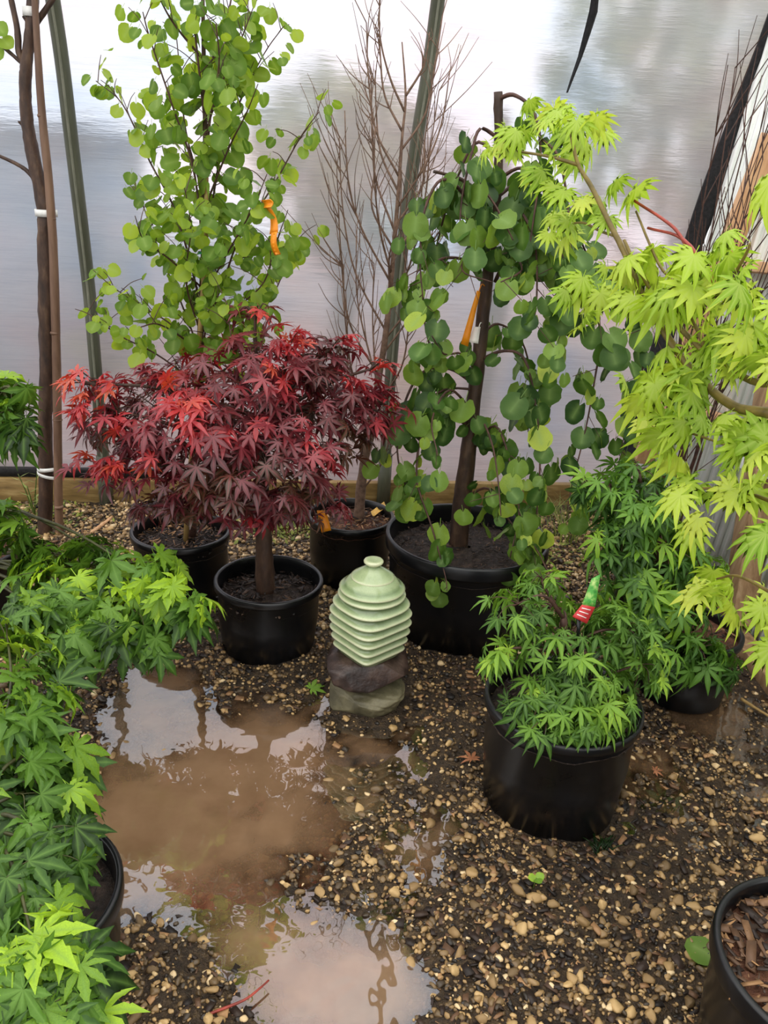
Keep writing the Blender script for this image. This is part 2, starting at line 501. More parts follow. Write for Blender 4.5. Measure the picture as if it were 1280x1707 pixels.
M['L_katsura'] = leaf_mat('katsura_leaf', [(0, S(78, 114, 38)), (.5, S(112, 148, 52)), (1, S(172, 196, 70))], S(168, 194, 110), .5, (1.35, 1.28, .6))
M['L_weep'] = leaf_mat('weeping_katsura_leaf', [(0, S(36, 70, 32)), (.5, S(70, 110, 48)), (.85, S(116, 154, 68)), (1, S(166, 194, 84))], S(146, 178, 104), .34, (1.35, 1.25, .6))
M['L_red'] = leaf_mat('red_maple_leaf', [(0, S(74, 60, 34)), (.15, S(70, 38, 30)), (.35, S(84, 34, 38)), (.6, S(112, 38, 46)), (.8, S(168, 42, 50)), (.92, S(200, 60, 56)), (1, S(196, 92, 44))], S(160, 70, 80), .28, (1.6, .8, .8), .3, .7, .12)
M['L_green'] = leaf_mat('green_maple_leaf', [(0, S(24, 48, 20)), (.4, S(50, 88, 34)), (.7, S(84, 130, 46)), (1, S(158, 204, 58))], S(124, 164, 76), .32, (1.35, 1.25, .6))
M['L_small'] = leaf_mat('dwarf_maple_leaf', [(0, S(30, 56, 26)), (.4, S(62, 104, 44)), (.75, S(112, 160, 62)), (1, S(168, 212, 78))], S(134, 176, 86), .33, (1.35, 1.25, .6))
M['L_casc'] = leaf_mat('cascading_maple_leaf', [(0, S(22, 46, 20)), (.4, S(48, 86, 36)), (.75, S(88, 138, 52)), (1, S(146, 194, 66))], S(112, 154, 76), .3, (1.35, 1.25, .6))
M['L_moon'] = leaf_mat('golden_maple_leaf', [(0, S(136, 176, 46)), (.5, S(178, 208, 62)), (1, S(216, 228, 92))], S(200, 216, 120), .42, (1.12, 1.12, .55), .35)
M['L_weed'] = leaf_mat('weed_leaf', [(0, S(84, 108, 58)), (.5, S(118, 142, 84)), (1, S(160, 180, 118))], S(170, 190, 140), .3)
M['L_out'] = leaf_mat('outdoor_foliage', [(0, S(70, 88, 66)), (.5, S(104, 124, 92)), (1, S(146, 162, 124))], S(140, 160, 120), .3)
M['moss'] = leaf_mat('moss', [(0, S(70, 90, 36)), (.5, S(104, 124, 52)), (1, S(140, 156, 76))], S(140, 160, 80), .2)
M['shed'] = noisy('blue_grey_boards', [(.3, S(116, 130, 146)), (.7, S(142, 154, 168))], 3, .7, .1, .003)
M['mulch_out'] = noisy('reddish_outdoor_mulch', [(.3, S(104, 86, 82)), (.7, S(152, 130, 126))], 4, .8, .2, .01)

# ------------------------------------------------------------------ ground
WETS = [(345, 1330, .37, .40, .050), (255, 1155, .15, .20, .036), (500, 1590, .24, .12, .036), (560, 1685, .20, .10, .030), (180, 1430, .16, .20, .036),
        (680, 1330, .15, .28, .012), (640, 1235, .12, .10, .009), (690, 1560, .11, .24, .019), (715, 1420, .10, .14, .016), (545, 1175, .045, .06, .026),
        (1150, 1300, .36, .34, .017), (1250, 1190, .22, .18, .020), (620, 1680, .1, .1, .02), (450, 1230, .2, .15, .02)]
HILLS = [(270, 1650, .20, .12, .022), (900, 1590, .42, .24, .008), (470, 1130, .16, .06, .012)]
WG = [(G(a, b), c, d, e) for a, b, c, d, e in WETS]
HG = [(G(a, b), c, d, e) for a, b, c, d, e in HILLS]

def height(x, y):
    h = np.full(np.shape(x), .015)
    for c, rx, ry, a in WG:
        q = ((x - c[0]) / rx) ** 2 + ((y - c[1]) / ry) ** 2
        h = h - a * np.exp(-q ** 1.5)
    for c, rx, ry, a in HG:
        q = ((x - c[0]) / rx) ** 2 + ((y - c[1]) / ry) ** 2
        h = h + a * np.exp(-q)
    h = h + .018 * fbm(x * 7, y * 7, 2) + .016 * fbm(x * 24 + 5, y * 24, 3)
    return h * np.clip((y - .2) * 3, .2, 1)

def grid_axis(lo, a, b, hi, step):
    left = lo + (a - lo) * (1 - (1 - np.linspace(0, 1, 14)[:-1]) ** 2)
    right = b + (hi - b) * np.linspace(0, 1, 14)[1:] ** 2
    return np.concatenate([left, np.arange(a, b, step), [b], right])

gx, gy = grid_axis(-14, -2.3, 2.0, 14, .0145), grid_axis(-6, .55, 4.3, 26, .0145)
X, Y = np.meshgrid(gx, gy, indexing='xy')
Z = height(X, Y)
nx, ny = len(gx), len(gy)
idx = np.arange(nx * ny).reshape(ny, nx)
FQ = np.stack([idx[:-1, :-1], idx[:-1, 1:], idx[1:, 1:], idx[1:, :-1]], -1).reshape(-1, 4)
floor = link('floor', mesh('floor', np.stack([X, Y, Z], -1).reshape(-1, 3), FQ), M['floor'])
tag(floor, 'wet muddy gravel ground of the greenhouse', kind='structure')

# water lies level where the ground dips below it
fx, fy = np.arange(-1.9, 1.9, .02), np.arange(.6, 3.2, .02)
WX, WY = np.meshgrid(fx, fy, indexing='xy')
DEP = -height(WX, WY)
cell = np.maximum.reduce([DEP[:-1, :-1], DEP[:-1, 1:], DEP[1:, 1:], DEP[1:, :-1]]) > -.001
lab = np.zeros(cell.shape, int); cur = 0; sizes = {}
for i0, j0 in np.argwhere(cell):
    if lab[i0, j0]: continue
    cur += 1; st = [(i0, j0)]; lab[i0, j0] = cur; k = 0
    while st:
        i, j = st.pop(); k += 1
        for a, b in ((i + 1, j), (i - 1, j), (i, j + 1), (i, j - 1)):
            if 0 <= a < cell.shape[0] and 0 <= b < cell.shape[1] and cell[a, b] and not lab[a, b]:
                lab[a, b] = cur; st.append((a, b))
    sizes[cur] = k
mc = G(345, 1330); big = lab[int((mc[1] - .6) / .02), int((mc[0] + 1.9) / .02)]
wi = np.arange(WX.size).reshape(WX.shape)
WQ = np.stack([wi[:-1, :-1], wi[:-1, 1:], wi[1:, 1:], wi[1:, :-1]], -1)
def water(name, mask):
    f = WQ[mask]; u, inv = np.unique(f, return_inverse=True)
    V = np.stack([WX.ravel()[u], WY.ravel()[u], np.zeros(len(u))], 1)
    return link(name, mesh(name, V, inv.reshape(f.shape), {'depth': np.maximum(0, DEP.ravel()[u])}), M['water'])
tag(water('puddle', lab == big), 'large muddy brown puddle reflecting the white film across the gravel', 'puddle')
tag(water('shallow_water', (lab > 0) & (lab != big)), 'thin clear films of rain water lying between the gravel', 'water', kind='stuff')

# gravel: the stones that show largest are pieces of the floor, the rest joined
POTS = {'red': (-.385, 2.558, .189, .266, .161), 'back': (-.764, 2.853, .187, .298, .161), 'twig': (-.134, 3.13, .179, .286, .154), 'weep': (.31, 2.776, .299, .383, .253),
        'small': (.505, 1.849, .209, .332, .18), 'casc': (1.044, 2.417, .165, .257, .14), 'nearR': (.855, 1.084, .204, .326, .176), 'nearL': (-.66, 1.165, .2, .29, .172),
        'midL': (-1.47, 2.58, .2, .3, .17), 'shrub': (1.10, 3.02, .16, .26, .14)}

def keep_off(x, y, marg=0.0):
    ok = np.ones(len(x), bool)
    for p in POTS.values():
        ok &= (x - p[0]) ** 2 + (y - p[1]) ** 2 > (p[4] + marg) ** 2
    ok &= (x + .005) ** 2 + (y - 2.27) ** 2 > .13 ** 2
    return ok

N = 106000
x = RNG.uniform(-2.5, 1.6, N); y = 0.62 + (3.36) * RNG.random(N) ** 1.0
infr = proj(np.stack([x, y, np.zeros(N)], 1))
ok = (infr[:, 0] > -260) & (infr[:, 0] < 1560) & (infr[:, 1] < 2000) & keep_off(x, y, .004)
ok &= (y < 3.93 + .1375 * x) & (x < 1.16 + .135 * (4.03 - y))
dens = .80 + 1.2 * fbm(x * 3, y * 3, 2)
dens = np.where((y > 2.9) | ((y < 1.25) & (x < -.25)), .95, dens)
ok &= RNG.random(N) < dens
x, y = x[ok], y[ok]
r = np.clip(np.exp(RNG.normal(np.log(.0056), .42, len(x))), .0028, .0175)
r = np.where(y > 2.6, np.clip(r * 1.15, .004, .02), r)
h = height(x, y)
ok = h > -.03 + .0
x, y, r, h = x[ok], y[ok], r[ok], h[ok]
score = r / np.maximum(.8, proj(np.stack([x, y, h], 1))[:, 2]) * (h > -.012) * (y < 2.5)
top = np.argsort(-score)[:300]
tint = np.clip(RNG.normal(.46, .28, len(x)), .02, 1)
tint = np.where(y > 2.7, np.clip(tint + .12, 0, 1), tint)
V1, F1 = ico(1); V0, F0 = ico(0)
SH = []
for i in range(10):
    k = RNG.normal(size=(3, 3)); dsp = 1 + .16 * np.sin(V1 @ k * 2.2).sum(1) / 2
    W1 = V1 * dsp[:, None]
    for _c in range(9):
        pn = nv(RNG.normal(size=3)); W1 = W1 - np.outer(np.maximum(0, W1 @ pn - .56), pn)
    SH.append(W1 * 1.2 * np.array([1, .62 + .35 * RNG.random(), .5 + .25 * RNG.random()]))
peb = [mesh('pebble', s, F1, {'tint': np.full(len(V1), tv)}, smooth=False) for s in SH for tv in (.45, .62, .75, .88)]
for m_ in peb: m_.materials.append(M['pebble'])
used = np.zeros(len(x), bool); used[top] = True
for i in top:
    o = link('pebble', peb[random.randrange(len(peb))], None, floor)
    s = r[i] * 1.1
    o.location = (x[i], y[i], h[i] + s * .25); o.scale = (s, s, s)
    o.rotation_euler = (random.gauss(0, .3), random.gauss(0, .3), random.uniform(0, 6.28))
def scatter(xs, ys, zs, rs, ts, Vb_list, Fb):
    Vs, Fs, Ts = [], [], []
    n = len(xs); a = RNG.uniform(0, 2 * pi, n); kk = RNG.integers(0, len(Vb_list), n)
    B = np.stack(Vb_list)[kk] * rs[:, None, None]
    ca, sa = np.cos(a)[:, None], np.sin(a)[:, None]
    W = np.stack([B[..., 0] * ca - B[..., 1] * sa + xs[:, None], B[..., 0] * sa + B[..., 1] * ca + ys[:, None], B[..., 2] + zs[:, None]], -1)
    nvb = B.shape[1]
    F = (Fb[None] + (np.arange(n) * nvb)[:, None, None]).reshape(-1, Fb.shape[1])
    return W.reshape(-1, 3), F, np.repeat(ts, nvb)
rest = ~used
near = rest & (y < 2.2) & (r > .0052)
SH0 = []
for i in range(12):
    SH0.append(V0 * (1 + .18 * RNG.normal(size=len(V0)))[:, None] * np.array([1, .6 + .35 * RNG.random(), .5 + .25 * RNG.random()]))
A = scatter(x[near], y[near], h[near] + r[near] * .25, r[near], tint[near], SH, F1)
far = rest & ~near
B = scatter(x[far], y[far], h[far] + r[far] * .25, r[far], tint[far], SH0, F0)
gravel = link('gravel', mesh('gravel', np.vstack([A[0], B[0]]), np.vstack([A[1], B[1] + len(A[0])]), {'tint': np.concatenate([A[2], B[2]])}, smooth=False), M['pebble'], floor)
gravel['kind'] = 'stuff'

def chips(n, xs, ys, zs, lmin, lmax, mat, name, parent, loc=(0, 0, 0), tintr=(0, 1), tilt=.25, wr=(.14, .55)):
    L = RNG.uniform(lmin, lmax, n); wd = L * RNG.uniform(*wr, n); th = wd * .35
    a = RNG.uniform(0, 2 * pi, n); el = RNG.normal(0, tilt, n)
    ax = np.stack([np.cos(a) * np.cos(el), np.sin(a) * np.cos(el), np.sin(el)], 1) * (L / 2)[:, None]
    ay = np.stack([-np.sin(a), np.cos(a), RNG.normal(0, .3, n)], 1) * (wd / 2)[:, None]
    az = np.stack([np.zeros(n), np.zeros(n), th / 2], 1)
    c = np.stack([xs, ys, zs + th * .6], 1) - np.asarray(loc)
    sg = [(sx_, sy_, sz_) for sz_ in (-1, 1) for sx_, sy_ in ((-1, -1), (1, -1), (1, 1), (-1, 1))]
    V = np.stack([c + a_ * ax * (1 if b_ > 0 else .8) + b_ * ay + d_ * az for a_, b_, d_ in sg], 1)
    F = (BOXF[None] + (np.arange(n) * 8)[:, None, None]).reshape(-1, 4)
    T = np.repeat(RNG.uniform(*tintr, n) ** 1.5, 8)
    o = link(name, mesh(name, V.reshape(-1, 3), F, {'tint': T}, smooth=False), mat, parent)
    o['kind'] = 'stuff'
    return o
n = 30000
cx, cy = RNG.uniform(-2.1, 1.4, n), RNG.uniform(.65, 3.9, n)
ok = keep_off(cx, cy, .01) & (height(cx, cy) > -.006) & (cy < 3.9 + .1375 * cx) & (cx < 1.14 + .135 * (4.03 - cy))
ok &= RNG.random(n) < .6 + 1.4 * fbm(cx * 2.5 + 9, cy * 2.5, 2)
cx, cy = cx[ok], cy[ok]
chips(len(cx), cx, cy, height(cx, cy), .006, .034, M['chips'], 'bark_litter', floor, tintr=(0, .98))

# ------------------------------------------------------------------ film wall, board, hoops
ss, zz = np.arange(-4.5, 1.23, .045), np.concatenate([np.arange(.02, 3.45, .045)])
Sg, Zg = np.meshgrid(ss, zz, indexing='xy')
bulge = .012 * fbm(Sg * 1.7, Zg * .9, 2) + .004 * fbm(Sg * 6, Zg * 16, 2)
Sg = np.where(Sg > .9, .9 + (Sg - .9) * ((np.interp(Zg, [0, .35, .7, 1.0, 1.4, 1.65, 1.9, 2.15, 3.4], [1.215, 1.255, 1.30, 1.33, 1.373, 1.40, 1.43, 1.46, 1.56]) + .01 - .9) / .315), Sg)
FV = WO + Sg[..., None] * WA + (prof(Zg) - .035 + bulge)[..., None] * WN + Zg[..., None] * np.array([0, 0, 1.])
fi = np.arange(Sg.size).reshape(Sg.shape)
film = link('wall_back', mesh('wall_back', FV.reshape(-1, 3), np.stack([fi[:-1, :-1], fi[:-1, 1:], fi[1:, 1:], fi[1:, :-1]], -1).reshape(-1, 4)), M['film'])
tag(film, 'milky plastic film stretched over the greenhouse side', kind='structure')

def wall_box(s0, s1, z0, z1, d0, d1):
    c = WO + WA * (s0 + s1) / 2 + WN * (d0 + d1) / 2 + np.array([0, 0, (z0 + z1) / 2])
    return box(c, WA * (s1 - s0) / 2, WN * (d1 - d0) / 2, np.array([0, 0, (z1 - z0) / 2]))
bb = MB().add(*wall_box(-4.5, -.02, -.03, .125, -.01, .035)).build('baseboard_back', M['timber'], smooth=False)
bevel_box(bb); tag(bb, 'wet timber board along the foot of the film wall, left stretch', kind='structure')
b2 = MB().add(*wall_box(-.015, 1.18, -.03, .13, -.01, .035)).build('baseboard_back', M['timber'], smooth=False)
bevel_box(b2); tag(b2, 'wet timber board along the foot of the film wall, right stretch', kind='structure')
t1 = MB().add(*wall_box(-4.5, -1.15, .127, .165, -.028, .012)).build('trim_1', M['strip'], smooth=False)
tag(t1, 'black film fold above the timber board', kind='structure')

def hoop(pxs, label, base):
    pts = [on_wall(a, b, .03) for a, b in pxs]
    s_last = (pts[0] - WO) @ WA; sl = ((pts[0] - pts[1]) @ WA) / (pts[0][2] - pts[1][2])
    up = [wall_pt(s_last + sl * (z - pts[0][2]), z, .03) for z in (2.4, 2.7, 3.0, 3.25, 3.42)]
    path = spline(up[::-1] + pts, 5)
    t = thing('hoop_pipe', (pts[-1][0], pts[-1][1], 0), label, 'pipe')
    l = np.array(t.location)
    MB().add(*tube(path, .028, 14)).build('pipe', M['steel'], t, l)
    rib = path + WN * .027
    MB().add(*tube(rib, .0055, 6)).build('seam', M['seam'], t, l)
    f = pts[-1]
    MB().add(*tube([f + WN * .01 + np.array([0, 0, -.03]), f + WN * .01 + np.array([0, 0, .26])], .034, 16)).build('ground_sleeve', M['steel'], t, l)
hoop([(88, 0), (103, 100), (115, 200), (127, 300), (139, 400), (150, 500), (160, 620), (179, 842)], 'grey steel hoop pipe rising behind the tall bare tree stake', 0)
hoop([(730, 0), (715, 110), (700, 200), (685, 300), (672, 400), (660, 520), (650, 640), (638, 836)], 'grey steel hoop pipe rising behind the bare twiggy shrub', 0)
# torn dark strip in the film
tp = [on_wall(a, b, .02) for a, b in ((993, -20), (988, 20), (978, 55), (966, 95), (953, 130), (944, 155))]
tr = MB()
wds = [.012, .016, .013, .008, .005, .002]
V = []
for p, w_ in zip(tp, wds):
    V += [p - WA * w_, p + WA * w_ + WN * .012, p + WA * w_ * .3 + WN * .02]
F = [(i * 3 + a, i * 3 + b, i * 3 + 3 + b, i * 3 + 3 + a) for i in range(5) for a, b in ((0, 1), (1, 2), (2, 0))]
tr.add(V, np.array(F)).build('torn_strip', M['strip'], film)

# ------------------------------------------------------------------ right end wall
endwall = thing('wall_right', (1.2, 4.03, 0), 'end wall of pale ridged siding framed with lumber', 'wall')
del endwall['category']
endwall['kind'] = 'structure'
EL = np.array(endwall.location)
UP = np.array([0, 0, 1.0])
def end_pt(e, z, off): return EO + ED * e + ENP * off + EU * z
k = 0
e0 = .03
while e0 < 3.4:
    mb = MB()
    wv = .19
    hh = float(np.interp(e0 + wv, PS[2:], PZ[2:]))
    mb.add(*box(end_pt(e0 + wv / 2, hh / 2, -.06), ED * (wv / 2 - .002), ENP * .006, EU * (hh / 2)))
    for q in (.25, .55, .85):
        mb.add(*box(end_pt(e0 + wv * q, hh / 2, -.052), ED * .010, ENP * .008, EU * (hh / 2)))
    mb.build('siding_panel', M['siding'], endwall, EL, smooth=False)
    e0 += wv
def end_beam(p0, p1, wid, thick, off, name, mat, endcap=None):
    a, b = on_end(*p0, off), on_end(*p1, off)
    d = nv(b - a); s_ = np.cross(d, ENP)
    o = MB().add(*box((a + b) / 2, d * np.linalg.norm(b - a) / 2, s_ * wid / 2, ENP * thick / 2)).build(name, mat, endwall, EL, smooth=False)
    return bevel_box(o, .003)
def end_poly(pl, pr, off, thick, name, mat):
    L = [on_end(a, b, off) for a, b in pl]; Rr = [on_end(a, b, off) for a, b in pr]
    V, F = [], []
    for a, b in zip(L, Rr):
        V += [a, b, b - ENP * thick, a - ENP * thick]
    for i in range(len(L) - 1):
        for j in range(4):
            F.append((i * 4 + j, i * 4 + (j + 1) % 4, i * 4 + 4 + (j + 1) % 4, i * 4 + 4 + j))
    F += [(3, 2, 1, 0), tuple(len(V) - 4 + q for q in range(4))]
    return MB().add(V, np.array(F)).build(name, mat, endwall, EL, smooth=False)
def edge_s(z): return np.interp(z, [0, .35, .7, 1.0, 1.4, 1.65, 1.9, 2.15, 3.4], [1.215, 1.255, 1.30, 1.33, 1.373, 1.40, 1.43, 1.46, 1.56])
V, F = [], []
zs_ = np.concatenate([np.linspace(.0, 2.4, 30), np.linspace(2.5, 3.4, 10)])
for z in zs_:
    w_ = .062 + .006 * sin(z * 9) + .004 * RNG.normal()
    a = wall_pt(edge_s(z) - .012 + .006 * sin(z * 7), z, -.02); b = wall_pt(edge_s(z) + w_, z, .02)
    V += [a, (a + b) / 2 + WN * (.02 + .006 * RNG.normal()), b, b - WN * .03, a - WN * .012]
for i in range(len(zs_) - 1):
    for j in range(5):
        F.append((i * 5 + j, i * 5 + (j + 1) % 5, i * 5 + 5 + (j + 1) % 5, i * 5 + 5 + j))
MB().add(V, np.array(F)).build('black_strip', M['strip'], endwall, EL)
tb = [wall_pt(edge_s(z) + .092, z, .035) for z in zs_]
MB().add(*tube(tb, .024, 12)).build('end_hoop', M['steel_light'], endwall, EL)
end_beam((1290, 225), (1070, 770), .045, .09, .005, 'stud', M['lumber'])
end_beam((1195, 440), (1330, 452), .04, .09, .0, 'noggin', M['lumber'])
end_beam((1112, 672), (1200, 700), .045, .09, .0, 'noggin', M['lumber'])
end_beam((1230, 765), (1330, 800), .05, .09, .0, 'noggin', M['siding'])
end_beam((1318, 440), (1228, 1040), .085, .09, .01, 'post', M['old_wood'])
a = G(1205, 1045, .03); 
sill = MB().add(*box((G(1180, 1010, .03) + G(1330, 1180, .03)) / 2, (G(1330, 1180, .03) - G(1180, 1010, .03)) / 2, np.array([.04, .03, 0]), UP * .03)).build('sill_plate', M['old_wood'], endwall, EL, smooth=False)
bevel_box(sill)

# ------------------------------------------------------------------ leaf shapes
def palmate(n=7, spread=125, lens=None, wid=.15, sinus=.26, droop=.35, fold=.05, seed=0, serr=0.0, pet=.32):
    rg = np.random.default_rng(seed)
    ang = np.radians(np.linspace(-spread, spread, n))
    L = lens if lens is not None else 1 - .55 * (np.abs(np.linspace(-1, 1, n)) ** 1.7)
    L = np.asarray(L) * (1 + .06 * rg.normal(size=n))
    V, rib, F3, F4 = [[0, 0, 0]], [1.0], [], []
    def add(r_, a_, side, z, rb):
        V.append([r_ * cos(a_) - side * sin(a_), r_ * sin(a_) + side * cos(a_), z]); rib.append(rb); return len(V) - 1
    sin_i = []
    for i in range(n + 1):
        if i == 0: a_, r_ = ang[0] - .35, .10
        elif i == n: a_, r_ = ang[-1] + .35, .10
        else: a_, r_ = (ang[i - 1] + ang[i]) / 2, sinus * min(L[i - 1], L[i])
        sin_i.append(add(r_, a_, 0, -fold * .6, 0))
    for i in range(n):
        l, a_ = L[i], ang[i]; w_ = wid * l * (1 + .15 * rg.normal()); bd = .10 * rg.normal()
        k2 = l * l
        m1, m2 = add(.45 * l, a_, 0, -bd * .2, 1), add(.75 * l, a_, 0, -bd * .55, 1)
        tp_ = add(l, a_, 0, -bd, .6)
        wr, wl = add(.50 * l, a_, -w_, fold - bd * .2, 0), add(.50 * l, a_, w_, fold - bd * .2, 0)
        qr, ql = add(.78 * l, a_, -w_ * .55, fold * .6 - bd * .55, 0), add(.78 * l, a_, w_ * .55, fold * .6 - bd * .55, 0)
        sr, sl = sin_i[i], sin_i[i + 1]
        if serr:
            s1, s2 = add(.62 * l, a_, -w_ * .72, fold * .8, 0), add(.62 * l, a_, w_ * .72, fold * .8, 0)
            V[wr] = (np.array(V[wr]) + 0).tolist()
            e1, e2 = add(.66 * l, a_, -w_ * .95, fold * .8, 0), add(.66 * l, a_, w_ * .95, fold * .8, 0)
            F4 += [(0, sr, wr, m1), (0, m1, wl, sl)]
            F3 += [(m1, wr, s1), (m1, s1, m2), (s1, e1, m2), (e1, qr, m2), (m2, qr, tp_), (m1, s2, wl), (m1, m2, s2), (s2, m2, e2), (e2, m2, ql), (m2, tp_, ql)]
        else:
            F4 += [(0, sr, wr, m1), (m1, wr, qr, m2), (0, m1, wl, sl), (m1, m2, ql, wl)]
            F3 += [(m2, qr, tp_), (m2, tp_, ql)]
    V = np.array(V); rr = np.hypot(V[:, 0], V[:, 1])
    V[:, 2] -= droop * rr ** 2
    k = len(V)
    V = np.vstack([V, [[-pet, .012, .12], [-pet, -.012, .12], [0, .014, .004], [0, -.014, .004]]])
    rib = np.concatenate([rib, [.6, .6, .6, .6]])
    F4.append((k, k + 2, k + 3, k + 1))
    return V, [np.array(F3), np.array(F4)], rib

def roundleaf(seed=0, heart=.06, nseg=14, cup=.18, pet=.28):
    rg = np.random.default_rng(seed)
    ph = np.linspace(-pi + .22, pi - .22, nseg)
    r_ = .5 * (1 + .03 * rg.normal(size=nseg)); r_[nseg // 2 - (1 if nseg % 2 == 0 else 0)] *= 1.05; r_[nseg // 2] *= 1.05
    x_, y_ = .46 + r_ * np.cos(ph), r_ * np.sin(ph) * 1.02
    V = [[.07 + heart, 0, 0], [.38, 0, 0], [.7, 0, 0]] + [[a, b, 0] for a, b in zip(x_, y_)]
    rib = [1, 1, 1] + [0] * nseg
    F3 = []
    for i in range(nseg - 1):
        a, b = 3 + i, 4 + i
        mid = x_[i] + x_[i + 1]
        hub = 0 if mid / 2 < .2 else (1 if mid / 2 < .62 else 2)
        F3.append((hub, a, b))
    up = [i for i in range(nseg - 1)]
    hubs = [0 if (x_[i] + x_[i + 1]) / 2 < .2 else (1 if (x_[i] + x_[i + 1]) / 2 < .62 else 2) for i in up]
    for i in range(nseg - 2):
        if hubs[i] != hubs[i + 1]:
            F3.append((hubs[i], 4 + i, hubs[i + 1]))
    V = np.array(V, float)
    V[:, 2] = cup * (np.abs(V[:, 1]) * .8) - cup * .7 * (V[:, 0] - .3) ** 2 + .02 * rg.normal(size=len(V)) * (np.array(rib) == 0)
    k = len(V)
    V = np.vstack([V, [[-pet, .012, .1], [-pet, -.012, .1], [.1, .014, .006], [.1, -.014, .006]]])
    rib = np.array(rib + [1] * 4, float)
    return V, [np.array(F3), np.array([(k, k + 2, k + 3, k + 1)])], rib

SHAPES = {
    'red': [palmate(7, 128, None, .13, .22, d, .04, i) for i, d in enumerate((.35, .5, .7, .25))],
    'green': [palmate(7, 118, None, .155, .28, d, .05, 10 + i, serr=1) for i, d in enumerate((.35, .55, .75, .2))],
    'small': [palmate(7, 122, None, .125, .2, d, .04, 20 + i) for i, d in enumerate((.45, .65, .9, .3))],
    'moon': [palmate(11, 138, 1 - .42 * (np.abs(np.linspace(-1, 1, 11)) ** 2), .135, .74, d, .03, 30 + i) for i, d in enumerate((.45, .65, .85, .3))],
    'round': [roundleaf(40 + i, .05, 14, c) for i, c in enumerate((.12, .2, .3, .05))],
    'weep': [roundleaf(50 + i, .10, 18, c) for i, c in enumerate((.10, .18, .26, .04))],
}

def frame(d, n):
    d = nv(d); n = np.asarray(n, float); n = n - d * (n @ d)
    if np.linalg.norm(n) < 1e-4: n = np.cross(d, [1, .3, .2])
    n = nv(n)
    return np.stack([d, np.cross(n, d), n], 1)

def leaves(root, specs, shape, mat, name='leaf', limit=300):
    """specs: (pos, dir, normal, size, tint).  The leaves showing largest become parts, the rest one stuff part."""
    loc = np.array(root.location)
    S_ = SHAPES[shape]
    pos = np.array([s[0] for s in specs])
    pr = proj(pos)
    free = {}
    gridset = set()
    sc = np.zeros(len(specs))
    for i in np.argsort(pr[:, 2]):
        px, py, z = pr[i]
        if z < .2 or px < -20 or px > 1300 or py < -20 or py > 1727: continue
        R_ = specs[i][3] * .6 * FPX / z
        c = np.arange(-int(R_ / 4), int(R_ / 4) + 1)
        gx_, gy_ = int(px / 4), int(py / 4)
        for a in c:
            for b in c:
                if a * a + b * b <= (R_ / 4) ** 2 + .5 and (gx_ + a, gy_ + b) not in gridset and 0 <= gx_ + a < 320 and 0 <= gy_ + b < 427:
                    gridset.add((gx_ + a, gy_ + b)); sc[i] += 1
    order = np.argsort(-sc)
    pick = set(order[:limit].tolist())
    levels = [.03, .12, .22, .34, .46, .58, .70, .82, .90, .97]
    cache = {}
    Vs, F3s, F4s, Ts, Rs, off = [], [], [], [], [], 0
    for i, (p, d, nn, sz, tn) in enumerate(specs):
        k = i % len(S_)
        Fm = frame(d, nn)
        if i in pick:
            li = min(range(len(levels)), key=lambda q: abs(levels[q] - tn))
            if (k, li) not in cache:
                V, F, rb = S_[k]
                me = mesh('leaf', V, F, {'tint': np.full(len(V), levels[li]), 'rib': rb}); me.materials.append(mat)
                cache[k, li] = me
            o = bpy.data.objects.new(name, cache[k, li]); C.objects.link(o); o.parent = root
            m = Matrix(Fm.tolist()).to_4x4() @ Matrix.Scale(sz, 4)
            m.translation = Vector((p - loc).tolist())
            o.matrix_local = m
        else:
            V, F, rb = S_[k]
            Vs.append((V * sz) @ Fm.T + p - loc)
            F3s.append(F[0] + off); F4s.append(F[1] + off)
            Ts.append(np.full(len(V), tn)); Rs.append(rb); off += len(V)
    if Vs:
        o = link('foliage', mesh('foliage', np.concatenate(Vs), [np.concatenate(F3s), np.concatenate(F4s)], {'tint': np.concatenate(Ts), 'rib': np.concatenate(Rs)}), mat, root)
        o['kind'] = 'stuff'

# ------------------------------------------------------------------ pots
def pot(key, root, soil='soil', fill=.72, chip=160, chipmat='chips', lip=.028, chl=(.01, .035), tintr=(0, .8)):
    x_, y_, r_, h_, rb = POTS[key]
    loc = np.array(root.location); c = np.array([x_, y_, .002])
    lw = r_ * .03 + .004
    prf = [(0, .004), (rb * .9, 0), (rb, .006), (rb + (r_ - rb) * .5, h_ * .5), (r_ - lw - .004, h_ - lip - .006), (r_ - lw, h_ - lip), (r_ - .001, h_ - lip + .002), (r_, h_ - lip + .006), (r_, h_ - .006), (r_ - .003, h_ - .001), (r_ - .007, h_), (r_ - .012, h_ - .001), (r_ - .015, h_ - .006), (r_ - .017, h_ - .03), (rb + (r_ - rb) * .5 - .008, h_ * .5), (rb * .9, .02)]
    MB().add(*lathe(prf, 64, c)).build('pot', M['pot'], root, loc)
    zs = h_ * fill; rs = rb + (r_ - rb) * fill - .006
    rings = [(rs * q, zs + .02 * (1 - q) + (.004 * sin(q * 25))) for q in (1, .85, .65, .45, .25, .06)]
    V, F = lathe(rings, 40, c)
    V[:, 2] += .012 * fbm(V[:, 0] * 30, V[:, 1] * 30, 2)
    MB().add(V, F).build('soil', M[soil], root, loc)
    if chip:
        a = RNG.uniform(0, 2 * pi, chip); q = rs * .97 * np.sqrt(RNG.random(chip))
        chips(chip, c[0] + q * np.cos(a), c[1] + q * np.sin(a), zs + .012 + .02 * (1 - q / rs), *chl, M[chipmat], 'bark_chips', root, loc, tintr, wr=(.08, .3))
    return np.array([x_, y_, zs])

